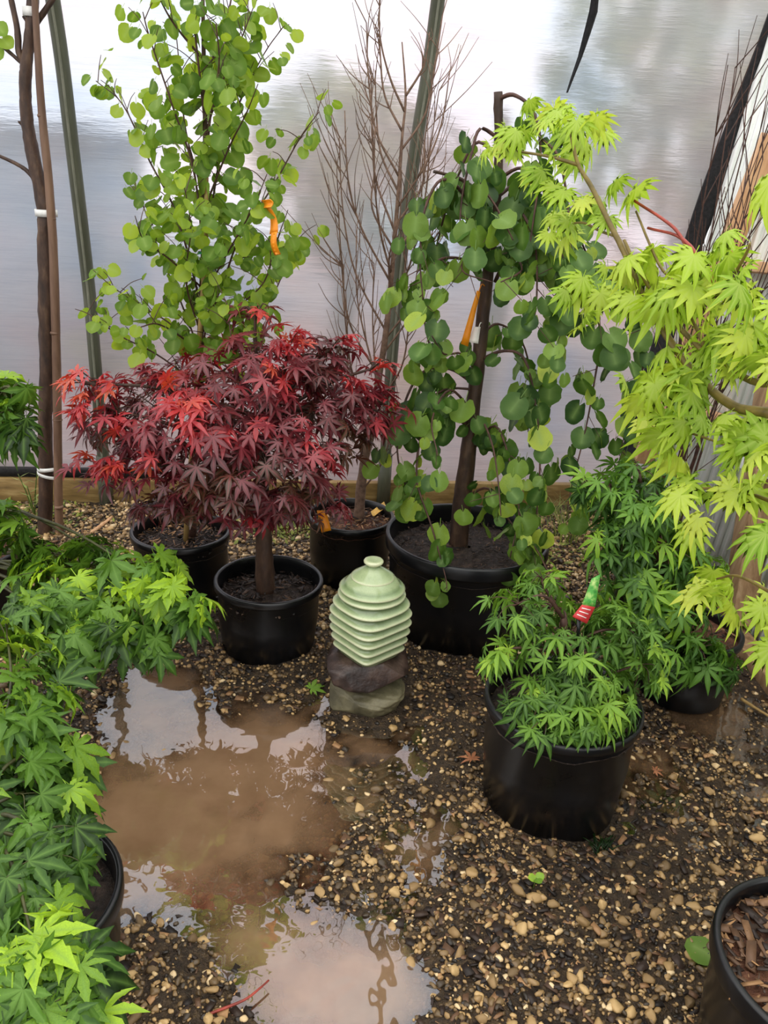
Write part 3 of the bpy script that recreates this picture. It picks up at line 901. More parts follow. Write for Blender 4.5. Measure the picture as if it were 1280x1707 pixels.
def limb(root, pts, rad, mat, name='branch', sides=7, wob=.05, n=5, extra=()):
    mb = MB().add(*tube(spline(pts, n), rad, sides, wob))
    for p_, r_ in extra:
        mb.add(*tube(spline(p_, 4), r_, 4, 0, False))
    return mb.build(name, mat, root, np.array(root.location))

def pads_plant(root, base, trunk, trunk_r, pads, per, size, shape, mat, bark, tintf, outk=.6, droop=.4, upk=.8, depthk=.8, twigs=7, centre=None, shell=.55, hang=0.0, branch_r=.007):
    """crown built from leafy pads: (px, py, rx, ry, Y[, leaf factor])"""
    limb(root, trunk, trunk_r, bark, 'trunk', 12, .06)
    specs = []
    tt = np.asarray(trunk, float)
    cen = np.mean([P(p[0], p[1], p[4]) for p in pads], 0) if centre is None else np.asarray(centre)
    for p in pads:
        c = P(p[0], p[1], p[4]); k = mpp(c)
        rx, rz = p[2] * k, p[3] * k; ry = max(rx, rz) * depthk
        nl = int(per * p[2] * p[3] / 1000 * (p[5] if len(p) > 5 else 1))
        mine = []
        for _ in range(nl):
            u = nv(RNG.normal(size=3)); q = shell + (1 - shell) * RNG.random() ** .5
            pos = c + u * np.array([rx, ry, rz]) * q
            if pos[2] < .02: continue
            out = nv(.6 * u * np.array([1, 1, .4]) + outk * nv((pos - cen) * np.array([1, 1, .5])))
            d = nv(out * np.array([1, 1, .5]) + .45 * RNG.normal(size=3) + np.array([0, 0, -droop - hang * RNG.random()]))
            nn = nv(np.array([0, 0, upk]) + .7 * out + .3 * RNG.normal(size=3))
            s_ = size * (.7 + .55 * RNG.random())
            specs.append((pos, d, nn, s_, float(np.clip(tintf(pos, u, cen), 0, 1))))
            mine.append(pos)
        j = tt[np.argmin(np.linalg.norm(tt - c, axis=1) + np.abs(tt[:, 2] - (c[2] - .12)))]
        midp = (j * .45 + c * .55) + np.array([0, 0, .03]) + RNG.normal(size=3) * .015
        ex = []
        for q in random.sample(mine, min(len(mine), twigs)):
            ex.append(([c * .8 + midp * .2, (c + q) / 2 + np.array([0, 0, .015]), q], [branch_r * .4, branch_r * .2]))
        limb(root, [j, midp, c], [branch_r * 1.3, branch_r, branch_r * .5], bark, 'branch', 6, .05, extra=ex)
    leaves(root, specs, shape, mat)
    return specs

# ------------------------------------------------------------------ red maple
t = thing('potted_red_maple', (*POTS['red'][:2], 0), 'broad red-leaved Japanese maple with a short trunk in a black pot', 'tree')
pot('red', t, 'soil', .74, 420, chl=(.01, .04), tintr=(0, .7))
TY = 2.56
tr_ = [P(442, 990, TY), P(441, 930, TY), P(439, 880, TY), P(436, 830, TY + .01), P(440, 770, TY + .02), P(446, 700, TY + .02)]
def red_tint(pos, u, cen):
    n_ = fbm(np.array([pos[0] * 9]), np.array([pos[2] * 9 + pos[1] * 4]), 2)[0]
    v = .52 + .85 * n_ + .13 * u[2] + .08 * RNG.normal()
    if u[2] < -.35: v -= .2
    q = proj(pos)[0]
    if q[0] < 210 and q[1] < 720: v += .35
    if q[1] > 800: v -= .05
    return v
pads = [(175, 680, 62, 70, 2.50), (265, 690, 100, 85, 2.5), (330, 740, 100, 95, 2.34), (425, 640, 115, 85, 2.5), (480, 590, 100, 48, 2.6), (525, 690, 110, 95, 2.5), (445, 775, 120, 85, 2.34),
        (600, 680, 62, 60, 2.52), (235, 775, 70, 45, 2.45), (560, 575, 42, 26, 2.6, 1.3), (520, 835, 60, 36, 2.42), (310, 830, 60, 30, 2.45), (425, 520, 34, 14, 2.62, 1.5), (645, 675, 38, 22, 2.55), (160, 780, 50, 28, 2.48),
        (390, 620, 110, 60, 2.85, .6), (290, 650, 90, 50, 2.8, .6), (520, 640, 90, 60, 2.85, .6), (460, 840, 60, 34, 2.42), (635, 610, 36, 14, 2.6), (140, 640, 34, 28, 2.5), (400, 845, 70, 26, 2.42), (350, 830, 60, 30, 2.55), (250, 840, 50, 24, 2.5)]
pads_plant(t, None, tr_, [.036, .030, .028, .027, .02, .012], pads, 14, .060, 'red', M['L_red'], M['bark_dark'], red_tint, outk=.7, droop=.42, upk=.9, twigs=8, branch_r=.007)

# ------------------------------------------------------------------ upright katsura
def twiggy(root, branches, bark, leafsize, spacing, shape, mat, tintf, twlen=.09, hang=False, jitter=.03, dens=1.0, ax=None, gap=None):
    specs = []
    for pts, rad in branches:
        path = spline(pts, 8)
        seg = np.linalg.norm(np.diff(path, axis=0), axis=1); cum = np.concatenate([[0], np.cumsum(seg)])
        ex = []
        sgn = 1
        n_ = int(cum[-1] / spacing)
        for i in range(1, n_ + 1):
            s_ = i * spacing
            f = s_ / cum[-1]
            if f < .12 or (hang and s_ < .10): continue
            p = np.array([np.interp(s_, cum, path[:, k]) for k in range(3)])
            sgn = -sgn
            side = nv(np.array([RNG.normal(), RNG.normal(), .2 * RNG.normal()]))
            if RNG.random() < .42 * dens and not hang:
                tip = p + side * twlen * (1 - .5 * f) * (.5 + RNG.random()) + np.array([0, 0, .03 + .05 * RNG.random()])
                ex.append(([p, (p + tip) / 2 + np.array([0, 0, .008]), tip], [.0016, .0010]))
                cand = [p + (tip - p) * q for q in (.5, .8, 1.0)]
            elif hang and RNG.random() < .45 * dens:
                tip = p + side * twlen * (.4 + RNG.random()) + np.array([0, 0, -.02 - .05 * RNG.random()])
                ex.append(([p, (p + tip) / 2, tip], [.0016, .0010]))
                cand = [p, p + (tip - p) * .6, tip]
            else:
                cand = [p]
            for c in cand:
                o_ = nv(side + .8 * RNG.normal(size=3) * np.array([1, 1, .3]))
                pos = c + o_ * leafsize * .35 + jitter * .3 * RNG.normal(size=3)
                if gap is not None:
                    q_ = proj(pos + np.array([0, 0, -leafsize * .4]))[0]
                    if gap[0] < q_[0] < gap[2] and gap[1] < q_[1] < gap[3] and pos[1] < 2.82: continue
                if hang:
                    out = nv(np.array([pos[0] - ax[0], pos[1] - ax[1], 0]) * .8 + RNG.normal(size=3) * .35 + np.array([0, -.35, 0]))
                    d = nv(np.array([0, 0, -1.0]) + .35 * out + .35 * RNG.normal(size=3))
                    nn = nv(out + np.array([0, 0, .35]) + .25 * RNG.normal(size=3))
                else:
                    d = nv(o_ * .7 + np.array([0, 0, -.75]) + .3 * RNG.normal(size=3))
                    nn = nv(np.array([0, -.6, .5]) + .75 * RNG.normal(size=3) + .3 * o_)
                s2 = leafsize * (.55 + .65 * RNG.random()) * (1 - .38 * f if not hang else 1 - .2 * f)
                specs.append((pos, d, nn, s2, float(np.clip(tintf(pos, f), 0, 1))))
        limb(root, pts, rad, bark, 'branch', 6, .03, extra=ex)
    leaves(root, specs, shape, mat)
    return specs

t = thing('potted_katsura', (*POTS['back'][:2], 0), 'tall upright katsura with bright heart-shaped green leaves in a black pot', 'tree')
pot('back', t, 'soil', .8, 520, chl=(.012, .035), tintr=(0, 1))
KY = 2.86
def K(*pp, y0=0.0, y1=0.0):
    return [P(a, b, KY + y0 + (y1 - y0) * i / max(1, len(pp) - 1)) for i, (a, b) in enumerate(pp)]
limb(t, K((320, 905), (326, 760), (332, 600), (339, 430), (342, 250), (340, 120), (338, 0), (337, -90)), [.016, .014, .012, .010, .008, .007, .006, .005], M['twig_dark'], 'trunk', 8, .04)
KB = [(K((342, 470), (325, 295), (287, 175), (250, 65), (238, 20), y1=-.15), [.0042, .0015]),
      (K((338, 520), (295, 360), (250, 270), (205, 175), (160, 135), y1=.1), [.0042, .0015]),
      (K((335, 560), (372, 470), (400, 395), (455, 310), (500, 230), (532, 186), y1=-.1), [.0042, .0015]),
      (K((345, 400), (360, 300), (372, 240), (400, 170), (440, 90), (472, 45), y1=.1), [.0036, .0013]),
      (K((341, 230), (365, 150), (400, 70), (425, 5), y1=-.12), [.0036, .0013]),
      (K((333, 600), (290, 545), (235, 510), (190, 480), (155, 450), y1=-.08), [.0036, .0013]),
      (K((334, 590), (300, 500), (265, 420), (235, 335), (210, 300), y1=.16), [.0036, .0013]),
      (K((333, 600), (390, 520), (440, 470), (462, 400), (480, 350), y1=-.2), [.0036, .0013]),
      (K((330, 640), (260, 590), (200, 560), (150, 525), (125, 515), y1=-.05), [.0036, .0013]),
      (K((334, 580), (400, 560), (450, 500), (478, 440), (495, 395), y1=.12), [.0036, .0013]),
      (K((340, 330), (310, 220), (300, 120), (290, 20), y1=.14), [.0036, .0013]),
      (K((341, 200), (330, 100), (320, 10), (315, -40), y1=-.1), [.004, .002]),
      (K((340, 350), (380, 250), (410, 190), (430, 140), y1=-.22), [.0036, .0013]),
      (K((337, 480), (280, 430), (240, 400), (225, 360), y1=-.25), [.0036, .0013]),
      (K((337, 500), (380, 420), (420, 350), (445, 290), y1=-.28), [.0036, .0013]),
      (K((334, 590), (300, 560), (262, 540), (235, 545), y1=-.25), [.004, .002]),
      (K((334, 600), (350, 520), (375, 500), (385, 560), y1=-.25), [.004, .002]),
      (K((336, 560), (310, 470), (318, 380), (305, 300), y1=-.22), [.0036, .0013]),
      (K((339, 130), (370, 60), (385, 0), (390, -40), y1=.1), [.004, .002]),
      (K((339, 100), (290, 40), (262, -10), y1=-.1), [.004, .002]),
      (K((342, 300), (350, 200), (365, 110), (360, 40), y1=-.2), [.004, .002]),
      (K((332, 640), (400, 600), (440, 560), (455, 520), y1=-.1), [.004, .002])]
twiggy(t, KB, M['twig_dark'], .068, .0215, 'round', M['L_katsura'], lambda p, f: .56 + .25 * RNG.normal() + .2 * (f - .5), twlen=.10)
s_ = thing('bamboo_stake', P(309, 905, KY - .03), 'tan bamboo stake tied to the upright katsura trunk', 'stake')
l = np.array(s_.location)
pth = spline([P(309, 905, KY - .03), P(333, 560, KY - .025), P(343, 400, KY - .022), (P(344, 235, KY - .02))], 6)
MB().add(*tube(pth, [.0105, .0085, .007], 8)).build('cane', M['bamboo'], s_, l)
for f in (.2, .42, .62, .8):
    q = pth[int(f * (len(pth) - 1))]
    MB().add(*tube([q - UP * .004, q, q + UP * .004], [.010, .0115, .010], 8)).build('node', M['bamboo'], s_, l)
for a, b in ((341, 265), (339, 422), (333, 594)):
    q = P(a, b, KY - .012)
    MB().add(*tube([q + np.array([cos(v) * .018, sin(v) * .02, .003 * sin(3 * v)]) for v in np.linspace(0, 2 * pi, 10)], .003, 5)).build('tie', M['green_tie'], s_, l)

# ------------------------------------------------------------------ weeping katsura
t = thing('potted_weeping_katsura', (*POTS['weep'][:2], 0), 'weeping katsura with hanging round leaves in the widest black pot', 'tree')
pot('weep', t, 'soil', .8, 900, lip=.05, chl=(.008, .025), tintr=(0, .7))
WY_ = 2.80
def Wp(*pp, y0=0.0, y1=0.0):
    return [P(a, b, WY_ + y0 + (y1 - y0) * i / max(1, len(pp) - 1)) for i, (a, b) in enumerate(pp)]
limb(t, Wp((763, 925), (770, 840), (783, 730), (795, 620), (808, 500), (822, 380), (831, 280), (831, 220), (830, 153)), [.036, .033, .028, .024, .021, .017, .015, .014, .014], M['bark_dark'], 'trunk', 12, .06)
WB = [(Wp((831, 165), (855, 158), (885, 180), (900, 230), (898, 300), (890, 360), (880, 430), y1=-.2), [.007, .002]),
      (Wp((815, 440), (792, 370), (770, 320), (735, 300), (708, 350), (700, 430), (705, 500), y1=-.15), [.008, .002]),
      (Wp((800, 445), (760, 430), (725, 440), (705, 500), (712, 560), (720, 590), y0=0, y1=-.2), [.006, .002]),
      (Wp((825, 470), (860, 400), (905, 385), (932, 440), (938, 540), (925, 620), y1=-.2), [.007, .002]),
      (Wp((838, 480), (920, 420), (1000, 455), (1045, 490), (1068, 540), (1072, 610), (1050, 690), (1032, 760), y1=-.05), [.006, .0015]),
      (Wp((935, 440), (985, 480), (1000, 560), (990, 640), (975, 720), (955, 800), (945, 850), y0=-.1, y1=-.2), [.005, .0015]),
      (Wp((800, 600), (840, 585), (875, 600), (893, 680), (900, 760), (895, 850), (885, 945), y1=-.25), [.006, .002]),
      (Wp((790, 640), (750, 615), (705, 620), (675, 670), (662, 740), (672, 800), (700, 850), y1=-.2), [.006, .002]),
      (Wp((785, 715), (745, 690), (705, 720), (695, 800), (720, 880), (742, 960), (745, 985), y1=-.38), [.006, .0015]),
      (Wp((800, 650), (740, 650), (690, 690), (655, 735), y1=-.1), [.005, .002]),
      (Wp((788, 750), (825, 710), (850, 770), (865, 850), (850, 930), y1=-.3), [.005, .002]),
      (Wp((775, 830), (815, 815), (850, 870), (890, 910), (912, 950), y1=-.35), [.005, .002]),
      (Wp((830, 230), (800, 215), (785, 260), (770, 330), (765, 400), y1=-.15), [.006, .002]),
      (Wp((828, 300), (870, 280), (905, 310), (920, 370), (945, 450), y1=-.25), [.006, .002]),
      (Wp((820, 400), (860, 350), (890, 400), (895, 480), (890, 540), y1=-.3), [.006, .002]),
      (Wp((830, 260), (790, 240), (750, 330), (730, 400), (715, 460), y1=.15), [.006, .002]),
      (Wp((826, 330), (880, 300), (940, 350), (980, 430), (1000, 500), y1=.15), [.006, .002]),
      (Wp((800, 560), (830, 540), (870, 570), (885, 640), (880, 720), y1=.2), [.005, .002]),
      (Wp((790, 690), (750, 650), (720, 700), (730, 760), y1=-.35), [.005, .002]),
      (Wp((783, 740), (800, 700), (820, 740), (830, 800), (835, 860), y1=-.3), [.005, .002]),
      (Wp((795, 620), (770, 590), (740, 590), (720, 560), y1=-.25), [.005, .002]),
      (Wp((820, 430), (850, 420), (870, 450), (835, 470), y1=-.3), [.005, .002]),
      (Wp((829, 290), (800, 300), (830, 350), (855, 400), y1=-.25), [.005, .002]),
      (Wp((826, 340), (790, 400), (770, 450), (820, 470), y1=-.22), [.004, .002]),
      (Wp((900, 230), (930, 260), (945, 330), (950, 400), (960, 470), y0=-.1, y1=-.25), [.005, .002])]
twiggy(t, WB, M['twig_dark'], .082, .038, 'weep', M['L_weep'], lambda p, f: .46 + .24 * RNG.normal() + .25 * (f - .4) + (.12 if p[2] < .75 else -.05), twlen=.07, hang=True, ax=POTS['weep'][:2], dens=.9, gap=(752, 462, 832, 588))
limb(t, Wp((810, 330), (770, 300), (740, 290), (723, 286), y1=-.05), [.008, .005, .005], M['bark_dark'], 'branch')

# ------------------------------------------------------------------ bare twiggy shrub
def twig_tree(root, leader, rads, levels, mat, spread=.5, up=1.0, name='branch'):
    path = spline(leader, 8)
    limb(root, leader, rads, mat, 'trunk', 9, .05)
    for f, ln, az in levels:
        p = path[int(f * (len(path) - 1))]
        h_ = np.array([cos(az), sin(az), 0])
        d = nv(h_ * spread + UP * up)
        q1 = p + nv(h_ * spread * 1.6 + UP * up * .6) * ln * .4
        q2 = q1 + d * ln * .35 + RNG.normal(size=3) * .02
        q3 = q2 + nv(h_ * spread * .4 + UP) * ln * .4
        ex = []
        sp = spline([p, q1, q2, q3], 6)
        for _ in range(int(5 + ln * 12)):
            b = sp[RNG.integers(4, len(sp))]
            dd = nv(h_ * .3 + RNG.normal(size=3) * np.array([.45, .45, .1]) + UP * 1.1)
            e = b + dd * ln * (.2 + .35 * RNG.random())
            ex.append(([b, (b + e) / 2 + RNG.normal(size=3) * .006 + h_ * .01, e], [.0022, .0009]))
        limb(root, [p, q1, q2, q3], [.0045, .0032, .0018], mat, name, 5, .04, extra=ex)
t = thing('potted_bare_shrub', (*POTS['twig'][:2], 0), 'leafless twiggy shrub in a black pot before the right hoop pipe', 'shrub')
pot('twig', t, 'soil_red', .84, 420, tintr=(.3, 1))
BY = 3.15
lead = [P(a, b, BY) for a, b in ((597, 885), (601, 820), (612, 740), (630, 640), (645, 540), (655, 430), (664, 320), (670, 230), (676, 160), (670, 70))]
lv = [(.28, .5, 3.9), (.34, .5, 2.2), (.42, .5, -.2), (.46, .45, 1.0), (.54, .45, 4.2), (.58, .4, 3.0), (.62, .4, .2), (.68, .35, 2.7), (.12, .35, -.4), (.2, .4, 3.2), (.26, .5, 2.6), (.30, .5, -.5), (.36, .62, 3.6), (.4, .55, .3), (.44, .6, 2.9), (.48, .5, -.9), (.52, .55, 3.4), (.56, .5, .5), (.6, .5, 2.4), (.65, .42, -.3), (.7, .42, 3.3), (.75, .36, .2), (.8, .32, 2.9), (.85, .28, 3.6), (.9, .2, -.2), (.15, .4, 1.2), (.33, .45, 1.8), (.5, .4, 4.6)]
twig_tree(t, lead, [.024, .021, .017, .013, .011, .009, .007, .005, .004, .002], lv, M['twig'], .24)

# ------------------------------------------------------------------ small dwarf maple, front right
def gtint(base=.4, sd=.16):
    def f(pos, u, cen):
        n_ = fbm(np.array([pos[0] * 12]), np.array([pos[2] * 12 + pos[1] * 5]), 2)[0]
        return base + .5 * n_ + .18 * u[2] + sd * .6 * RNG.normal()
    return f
t = thing('potted_dwarf_maple', (*POTS['small'][:2], 0), 'low green dwarf maple in the black pot standing out front on wet gravel', 'shrub')
pot('small', t, 'soil', .84, 160, tintr=(0, .7))
SY = 1.87
tr_ = [P(945, 1215, SY), P(942, 1150, SY), P(940, 1090, SY), P(938, 1030, SY + .01)]
pads = [(855, 1010, 55, 24, 1.84), (905, 965, 42, 22, 1.92), (825, 1085, 26, 34, 1.80), (925, 1085, 70, 42, 1.80), (1035, 1050, 55, 45, 1.86), (1070, 1105, 40, 48, 1.84), (900, 1165, 58, 34, 1.74), (950, 1190, 60, 34, 1.70),
        (1010, 1180, 52, 40, 1.74), (985, 1130, 50, 36, 1.76), (890, 1040, 34, 24, 1.9), (910, 1210, 44, 18, 1.68), (1000, 1010, 34, 28, 1.96), (920, 1010, 50, 26, 2.0)]
pads_plant(t, None, tr_, [.014, .012, .010, .007], pads, 19, .050, 'small', M['L_small'], M['twig_dark'], gtint(.54, .2), outk=.6, droop=.6, upk=.8, hang=.4, branch_r=.004, twigs=6)

# ------------------------------------------------------------------ cascading maple behind it
t = thing('potted_cascading_maple', (*POTS['casc'][:2], 0), 'dark green cascading maple by the end wall behind the dwarf maple', 'tree')
pot('casc', t, 'soil_red', .86, 160, tintr=(.2, 1))
CY = 2.42
tr_ = [P(1148, 1080, CY), P(1125, 1000, CY), P(1095, 920, CY), P(1075, 850, CY), P(1065, 790, CY)]
pads = [(1065, 785, 48, 24, 2.40), (1010, 815, 44, 34, 2.36), (1060, 845, 60, 45, 2.32), (1035, 900, 52, 48, 2.32), (1100, 915, 66, 46, 2.36), (1170, 945, 50, 30, 2.38), (1055, 985, 56, 56, 2.28), (1115, 1005, 62, 52, 2.28),
        (1165, 1085, 48, 34, 2.22), (1200, 1105, 34, 32, 2.22), (1115, 1085, 52, 46, 2.2), (1065, 1070, 48, 48, 2.2), (972, 810, 18, 18, 2.36), (1080, 880, 60, 60, 2.62, .6), (1020, 1040, 30, 40, 2.25)]
pads_plant(t, None, tr_, [.018, .016, .014, .010, .006], pads, 18, .066, 'small', M['L_casc'], M['twig_dark'], gtint(.56, .24), outk=.6, droop=.75, upk=.7, hang=.6, branch_r=.005, twigs=5)

# ------------------------------------------------------------------ golden full-moon maple leaning in from the right
t = thing('potted_golden_maple', (*POTS['nearR'][:2], 0), 'golden-leaved maple leaning in from the right above the corner pot', 'tree')
pot('nearR', t, 'soil_red', .86, 420, lip=.045, chl=(.012, .06), tintr=(.2, 1))
px0 = np.array([.84, 1.09, .27])
def Yd(a): return 1.30 + (1280 - a) * .0015
def Q(*pp): return [P(a, b, Yd(a)) for a, b in pp]
fork = P(1318, 700, 1.26)
fork2 = P(1335, 610, 1.25)
limb(t, [px0, np.array([.80, 1.12, .6]), np.array([.74, 1.18, .9]), fork, fork2, P(1345, 480, 1.25)], [.022, .018, .016, .013, .010, .006], M['green_bark'], 'trunk', 10, .05)
BR = [([fork] + Q((1280, 688), (1225, 678), (1175, 640), (1125, 580), (1075, 500), (1045, 430), (1020, 380), (985, 310), (962, 270), (948, 200)), [.010, .008, .0065, .005, .003]),
      ([fork2] + Q((1270, 640), (1180, 590), (1110, 520), (1060, 440), (1040, 400)), [.007, .005, .003]),
      ([fork2] + Q((1290, 640), (1262, 590), (1240, 530), (1226, 455)), [.006, .004, .0025]),
      (Q((1180, 590), (1130, 480), (1098, 440), (1060, 352)), [.004, .002]),
      (Q((965, 275), (920, 262), (880, 255), (845, 250)), [.004, .002]),
      (Q((1030, 395), (1000, 385), (975, 372), (955, 372)), [.003, .002]),
      (Q((1150, 610), (1130, 640), (1110, 655), (1090, 660)), [.003, .002]),
      ([fork] + Q((1290, 760), (1250, 755), (1200, 738), (1130, 715)), [.004, .002]),
      ([np.array([.74, 1.18, .9])] + Q((1310, 870), (1270, 830), (1200, 815), (1150, 815)), [.005, .002]),
      ([np.array([.79, 1.13, .68])] + Q((1320, 1010), (1280, 985), (1230, 960), (1195, 965)), [.005, .002]),
      (Q((1226, 455), (1245, 420), (1250, 405)), [.003, .002]),
      (Q((1240, 530), (1190, 470), (1150, 430)), [.003, .002])]
for p_, r_ in BR:
    limb(t, p_, r_, M['green_bark'], 'branch', 7, .04)
limb(t, Q((1150, 420), (1128, 385), (1100, 362), (1056, 334)), [.003, .003, .0025], M['red_twig'], 'branch', 6)
limb(t, Q((1190, 470), (1140, 400), (1080, 380)), [.0035, .0025], M['red_twig'], 'branch', 6)
CL = [(838, 240, 5, 26), (870, 210, 3, 22), (900, 185, 5, 26), (950, 185, 6, 30), (975, 200, 4, 26), (915, 265, 5, 30), (870, 245, 3, 22), (965, 240, 4, 30), (960, 345, 7, 34), (930, 372, 5, 28), (1000, 330, 5, 30), (1040, 310, 2, 12),
      (990, 470, 6, 32), (1030, 490, 7, 34), (1060, 440, 4, 26), (1000, 520, 4, 26), (1125, 430, 6, 36), (1100, 490, 6, 34), (1180, 425, 4, 26), (1240, 400, 2, 10), (1225, 475, 6, 36), (1180, 500, 5, 34), (1262, 470, 5, 30), (1255, 555, 6, 32), (1200, 590, 5, 32),
      (1180, 540, 5, 32), (1120, 615, 6, 36), (1085, 645, 6, 28), (1160, 625, 4, 28), (1230, 690, 5, 32), (1120, 700, 6, 30), (1165, 715, 6, 30), (1215, 735, 4, 28), (1262, 720, 5, 28), (1150, 815, 6, 30), (1215, 815, 7, 40), (1258, 830, 6, 34), (1160, 865, 2, 14), (1195, 985, 5, 24), (1235, 1000, 7, 36), (1265, 1040, 5, 30), (1262, 300, 1, 8), (1275, 590, 4, 20), (1215, 560, 4, 30)]
specs = []
for a, b, n_, sp in CL:
    n_ = max(1, int(n_ * .85))
    c = P(a, b, Yd(a)); k = mpp(c)
    for i in range(n_):
        pos = c + np.array([RNG.normal() * sp * k * .8, RNG.normal() * .075, RNG.normal() * sp * k * .5])
        az = RNG.uniform(0, 2 * pi)
        d = nv(np.array([cos(az) * .8 - .25, sin(az) * .8 - .2, -.55 - .3 * RNG.random()]))
        nn = nv(np.array([0, 0, .8]) + .5 * d * np.array([1, 1, 0]) + .3 * RNG.normal(size=3) + np.array([0, -.25, 0]))
        specs.append((pos, d, nn, (.060 if a > 1010 else .050) * (.7 + .45 * RNG.random()), float(np.clip(.52 + .24 * RNG.normal(), 0, 1))))
leaves(t, specs, 'moon', M['L_moon'])

# ------------------------------------------------------------------ green maples on the left
t = thing('potted_green_maple', (*POTS['midL'][:2], 0), 'arching green maple spreading over the puddle edge from the left side', 'tree')
pot('midL', t, 'soil_red', .86, 160, tintr=(.2, .9))
mb_ = np.array([-1.47, 2.58, .25])
tr_ = [mb_, np.array([-1.46, 2.57, .5]), np.array([-1.42, 2.52, .72]), np.array([-1.36, 2.46, .9]), P(-10, 660, 2.36)]
pads = [(22, 650, 42, 24, 2.30), (20, 700, 40, 34, 2.28), (-20, 680, 50, 60, 2.4), (14, 865, 36, 28, 2.28), (110, 925, 66, 26, 2.30), (60, 960, 50, 30, 2.25), (175, 950, 72, 36, 2.20), (235, 955, 66, 34, 2.12), (290, 985, 52, 40, 2.06), (225, 1020, 74, 44, 2.02),
        (130, 1000, 66, 40, 2.08), (165, 1060, 60, 36, 1.98), (240, 1075, 40, 28, 1.96), (70, 1020, 56, 36, 2.04), (110, 1070, 50, 34, 1.96), (320, 1010, 30, 26, 2.05), (40, 905, 50, 20, 2.3), (150, 915, 60, 20, 2.28), (90, 965, 60, 30, 2.18)]
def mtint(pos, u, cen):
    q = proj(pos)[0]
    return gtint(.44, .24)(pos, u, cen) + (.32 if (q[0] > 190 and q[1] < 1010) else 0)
pads_plant(t, None, tr_, [.02, .017, .014, .010, .006], pads, 10, .086, 'green', M['L_green'], M['stem'], mtint, outk=.7, droop=.65, upk=.75, hang=.6, branch_r=.005, twigs=5)

t = thing('potted_green_maple', (*POTS['nearL'][:2], 0), 'large-leaved green maple covering a black pot in the lower left corner', 'tree')
pot('nearL', t, 'soil', .8, 160, lip=.04, tintr=(0, .7))
tr_ = [np.array([-.70, 1.17, .22]), np.array([-.74, 1.22, .42]), np.array([-.80, 1.32, .6]), np.array([-.86, 1.42, .72])]
pads = [(a, b, c, d, float(G(a, b, z)[1])) for a, b, c, d, z in (
    (45, 1090, 60, 40, .50), (60, 1150, 60, 46, .50), (20, 1210, 66, 66, .50), (75, 1250, 52, 56, .46), (40, 1320, 76, 60, .46), (105, 1340, 44, 40, .40), (60, 1400, 76, 40, .46), (30, 1470, 70, 46, .46), (75, 1530, 60, 36, .45),
    (60, 1590, 76, 44, .44), (115, 1620, 50, 40, .42), (40, 1650, 76, 50, .42), (120, 1680, 50, 40, .40), (30, 1710, 70, 50, .40), (125, 1260, 30, 30, .42), (10, 1040, 30, 40, .55), (95, 1440, 50, 24, .44))]
pads_plant(t, None, tr_, [.016, .013, .011, .008], pads, 6.6, .082, 'green', M['L_green'], M['stem'], gtint(.47, .26), outk=.7, droop=.55, upk=.85, hang=.6, branch_r=.004, twigs=4, centre=(-.85, 1.35, .35))

# ------------------------------------------------------------------ tall bare tree with its stake
tb_ = G(75, 892)
TYb = tb_[1]
def T_(*pp, y=0.0): return [P(a, b, TYb + y) for a, b in pp]
t = thing('bare_tree', (tb_[0], tb_[1], 0), 'tall bare dark-barked sapling tied to a cane at the left edge', 'tree')
limb(t, [tb_ - UP * .03] + T_((75, 880), (76, 780), (75, 700), (78, 600), (76, 500), (75, 400), (74, 350), (67, 312), (53, 250), (45, 200), (42, 150), (44, 105), (50, 60), (55, 0), (58, -80)), [.034, .030, .029, .029, .029, .028, .027, .025, .022, .021, .021, .021, .020], M['bark_dark'], 'trunk', 12, .06)
for pp, r_ in (([(44, 112), (32, 88), (29, 50), (18, -5), (10, -60)], [.014, .011, .009]), ([(42, 112), (28, 98), (0, 74), (-30, 55)], [.007, .006]), ([(55, 48), (72, 22), (92, -8), (110, -40)], [.011, .009]), ([(58, 300), (45, 285), (25, 272), (-10, 256)], [.009, .006]),
               ([(44, 165), (36, 155), (37, 152)], [.010, .007]), ([(44, 210), (35, 204), (34, 202)], [.010, .009]), ([(46, 38), (38, 27)], [.006, .004])):
    limb(t, T_(*pp), r_, M['bark_dark'], 'branch', 8, .05)
def band(c, rx, ry, hgt, name, mat, root, tilt=0.0):
    a = np.linspace(0, 2 * pi, 20, endpoint=False)
    V = np.concatenate([np.stack([c[0] + rx * np.cos(a), c[1] + ry * np.sin(a), np.full(20, c[2] + z) + tilt * np.cos(a)], 1) for z in (-hgt / 2, hgt / 2)])
    F = [(i, (i + 1) % 20, 20 + (i + 1) % 20, 20 + i) for i in range(20)]
    o = MB().add(V, np.array(F)).build(name, mat, root, np.array(root.location))
    m = o.modifiers.new('thick', 'SOLIDIFY'); m.thickness = .002
    return o
band(P(77, 355, TYb), .042, .036, .026, 'tie', M['white_tape'], t)
band(P(82, 780, TYb), .052, .036, .016, 'tie', M['white_tape'], t, .006)
band(P(82, 791, TYb), .050, .036, .014, 'tie', M['white_tape'], t, -.01)
band(P(51, 20, TYb), .028, .026, .03, 'tie', M['white_tape'], t)
specs = [(P(a, b, TYb), nv([.6, -.3, -.5]), nv([.1, -.8, .5]), .06, .75) for a, b in ((2, 62), (-14, 80), (-8, 40))]
leaves(t, specs, 'round', M['L_katsura'])
s_ = thing('bamboo_stake', G(98, 893), 'weathered brown cane standing against the tall bare sapling', 'stake')
l = np.array(s_.location)
pth = spline([l - UP * .03] + T_((97, 800), (95, 640), (92, 520), (88, 400), (80, 290), (70, 190), (63, 90), (58, 0), (55, -70), y=-.03), 5)
MB().add(*tube(pth, [.0185, .0175, .017, .015, .012, .010], 10, .02)).build('cane', M['bamboo_old'], s_, l)
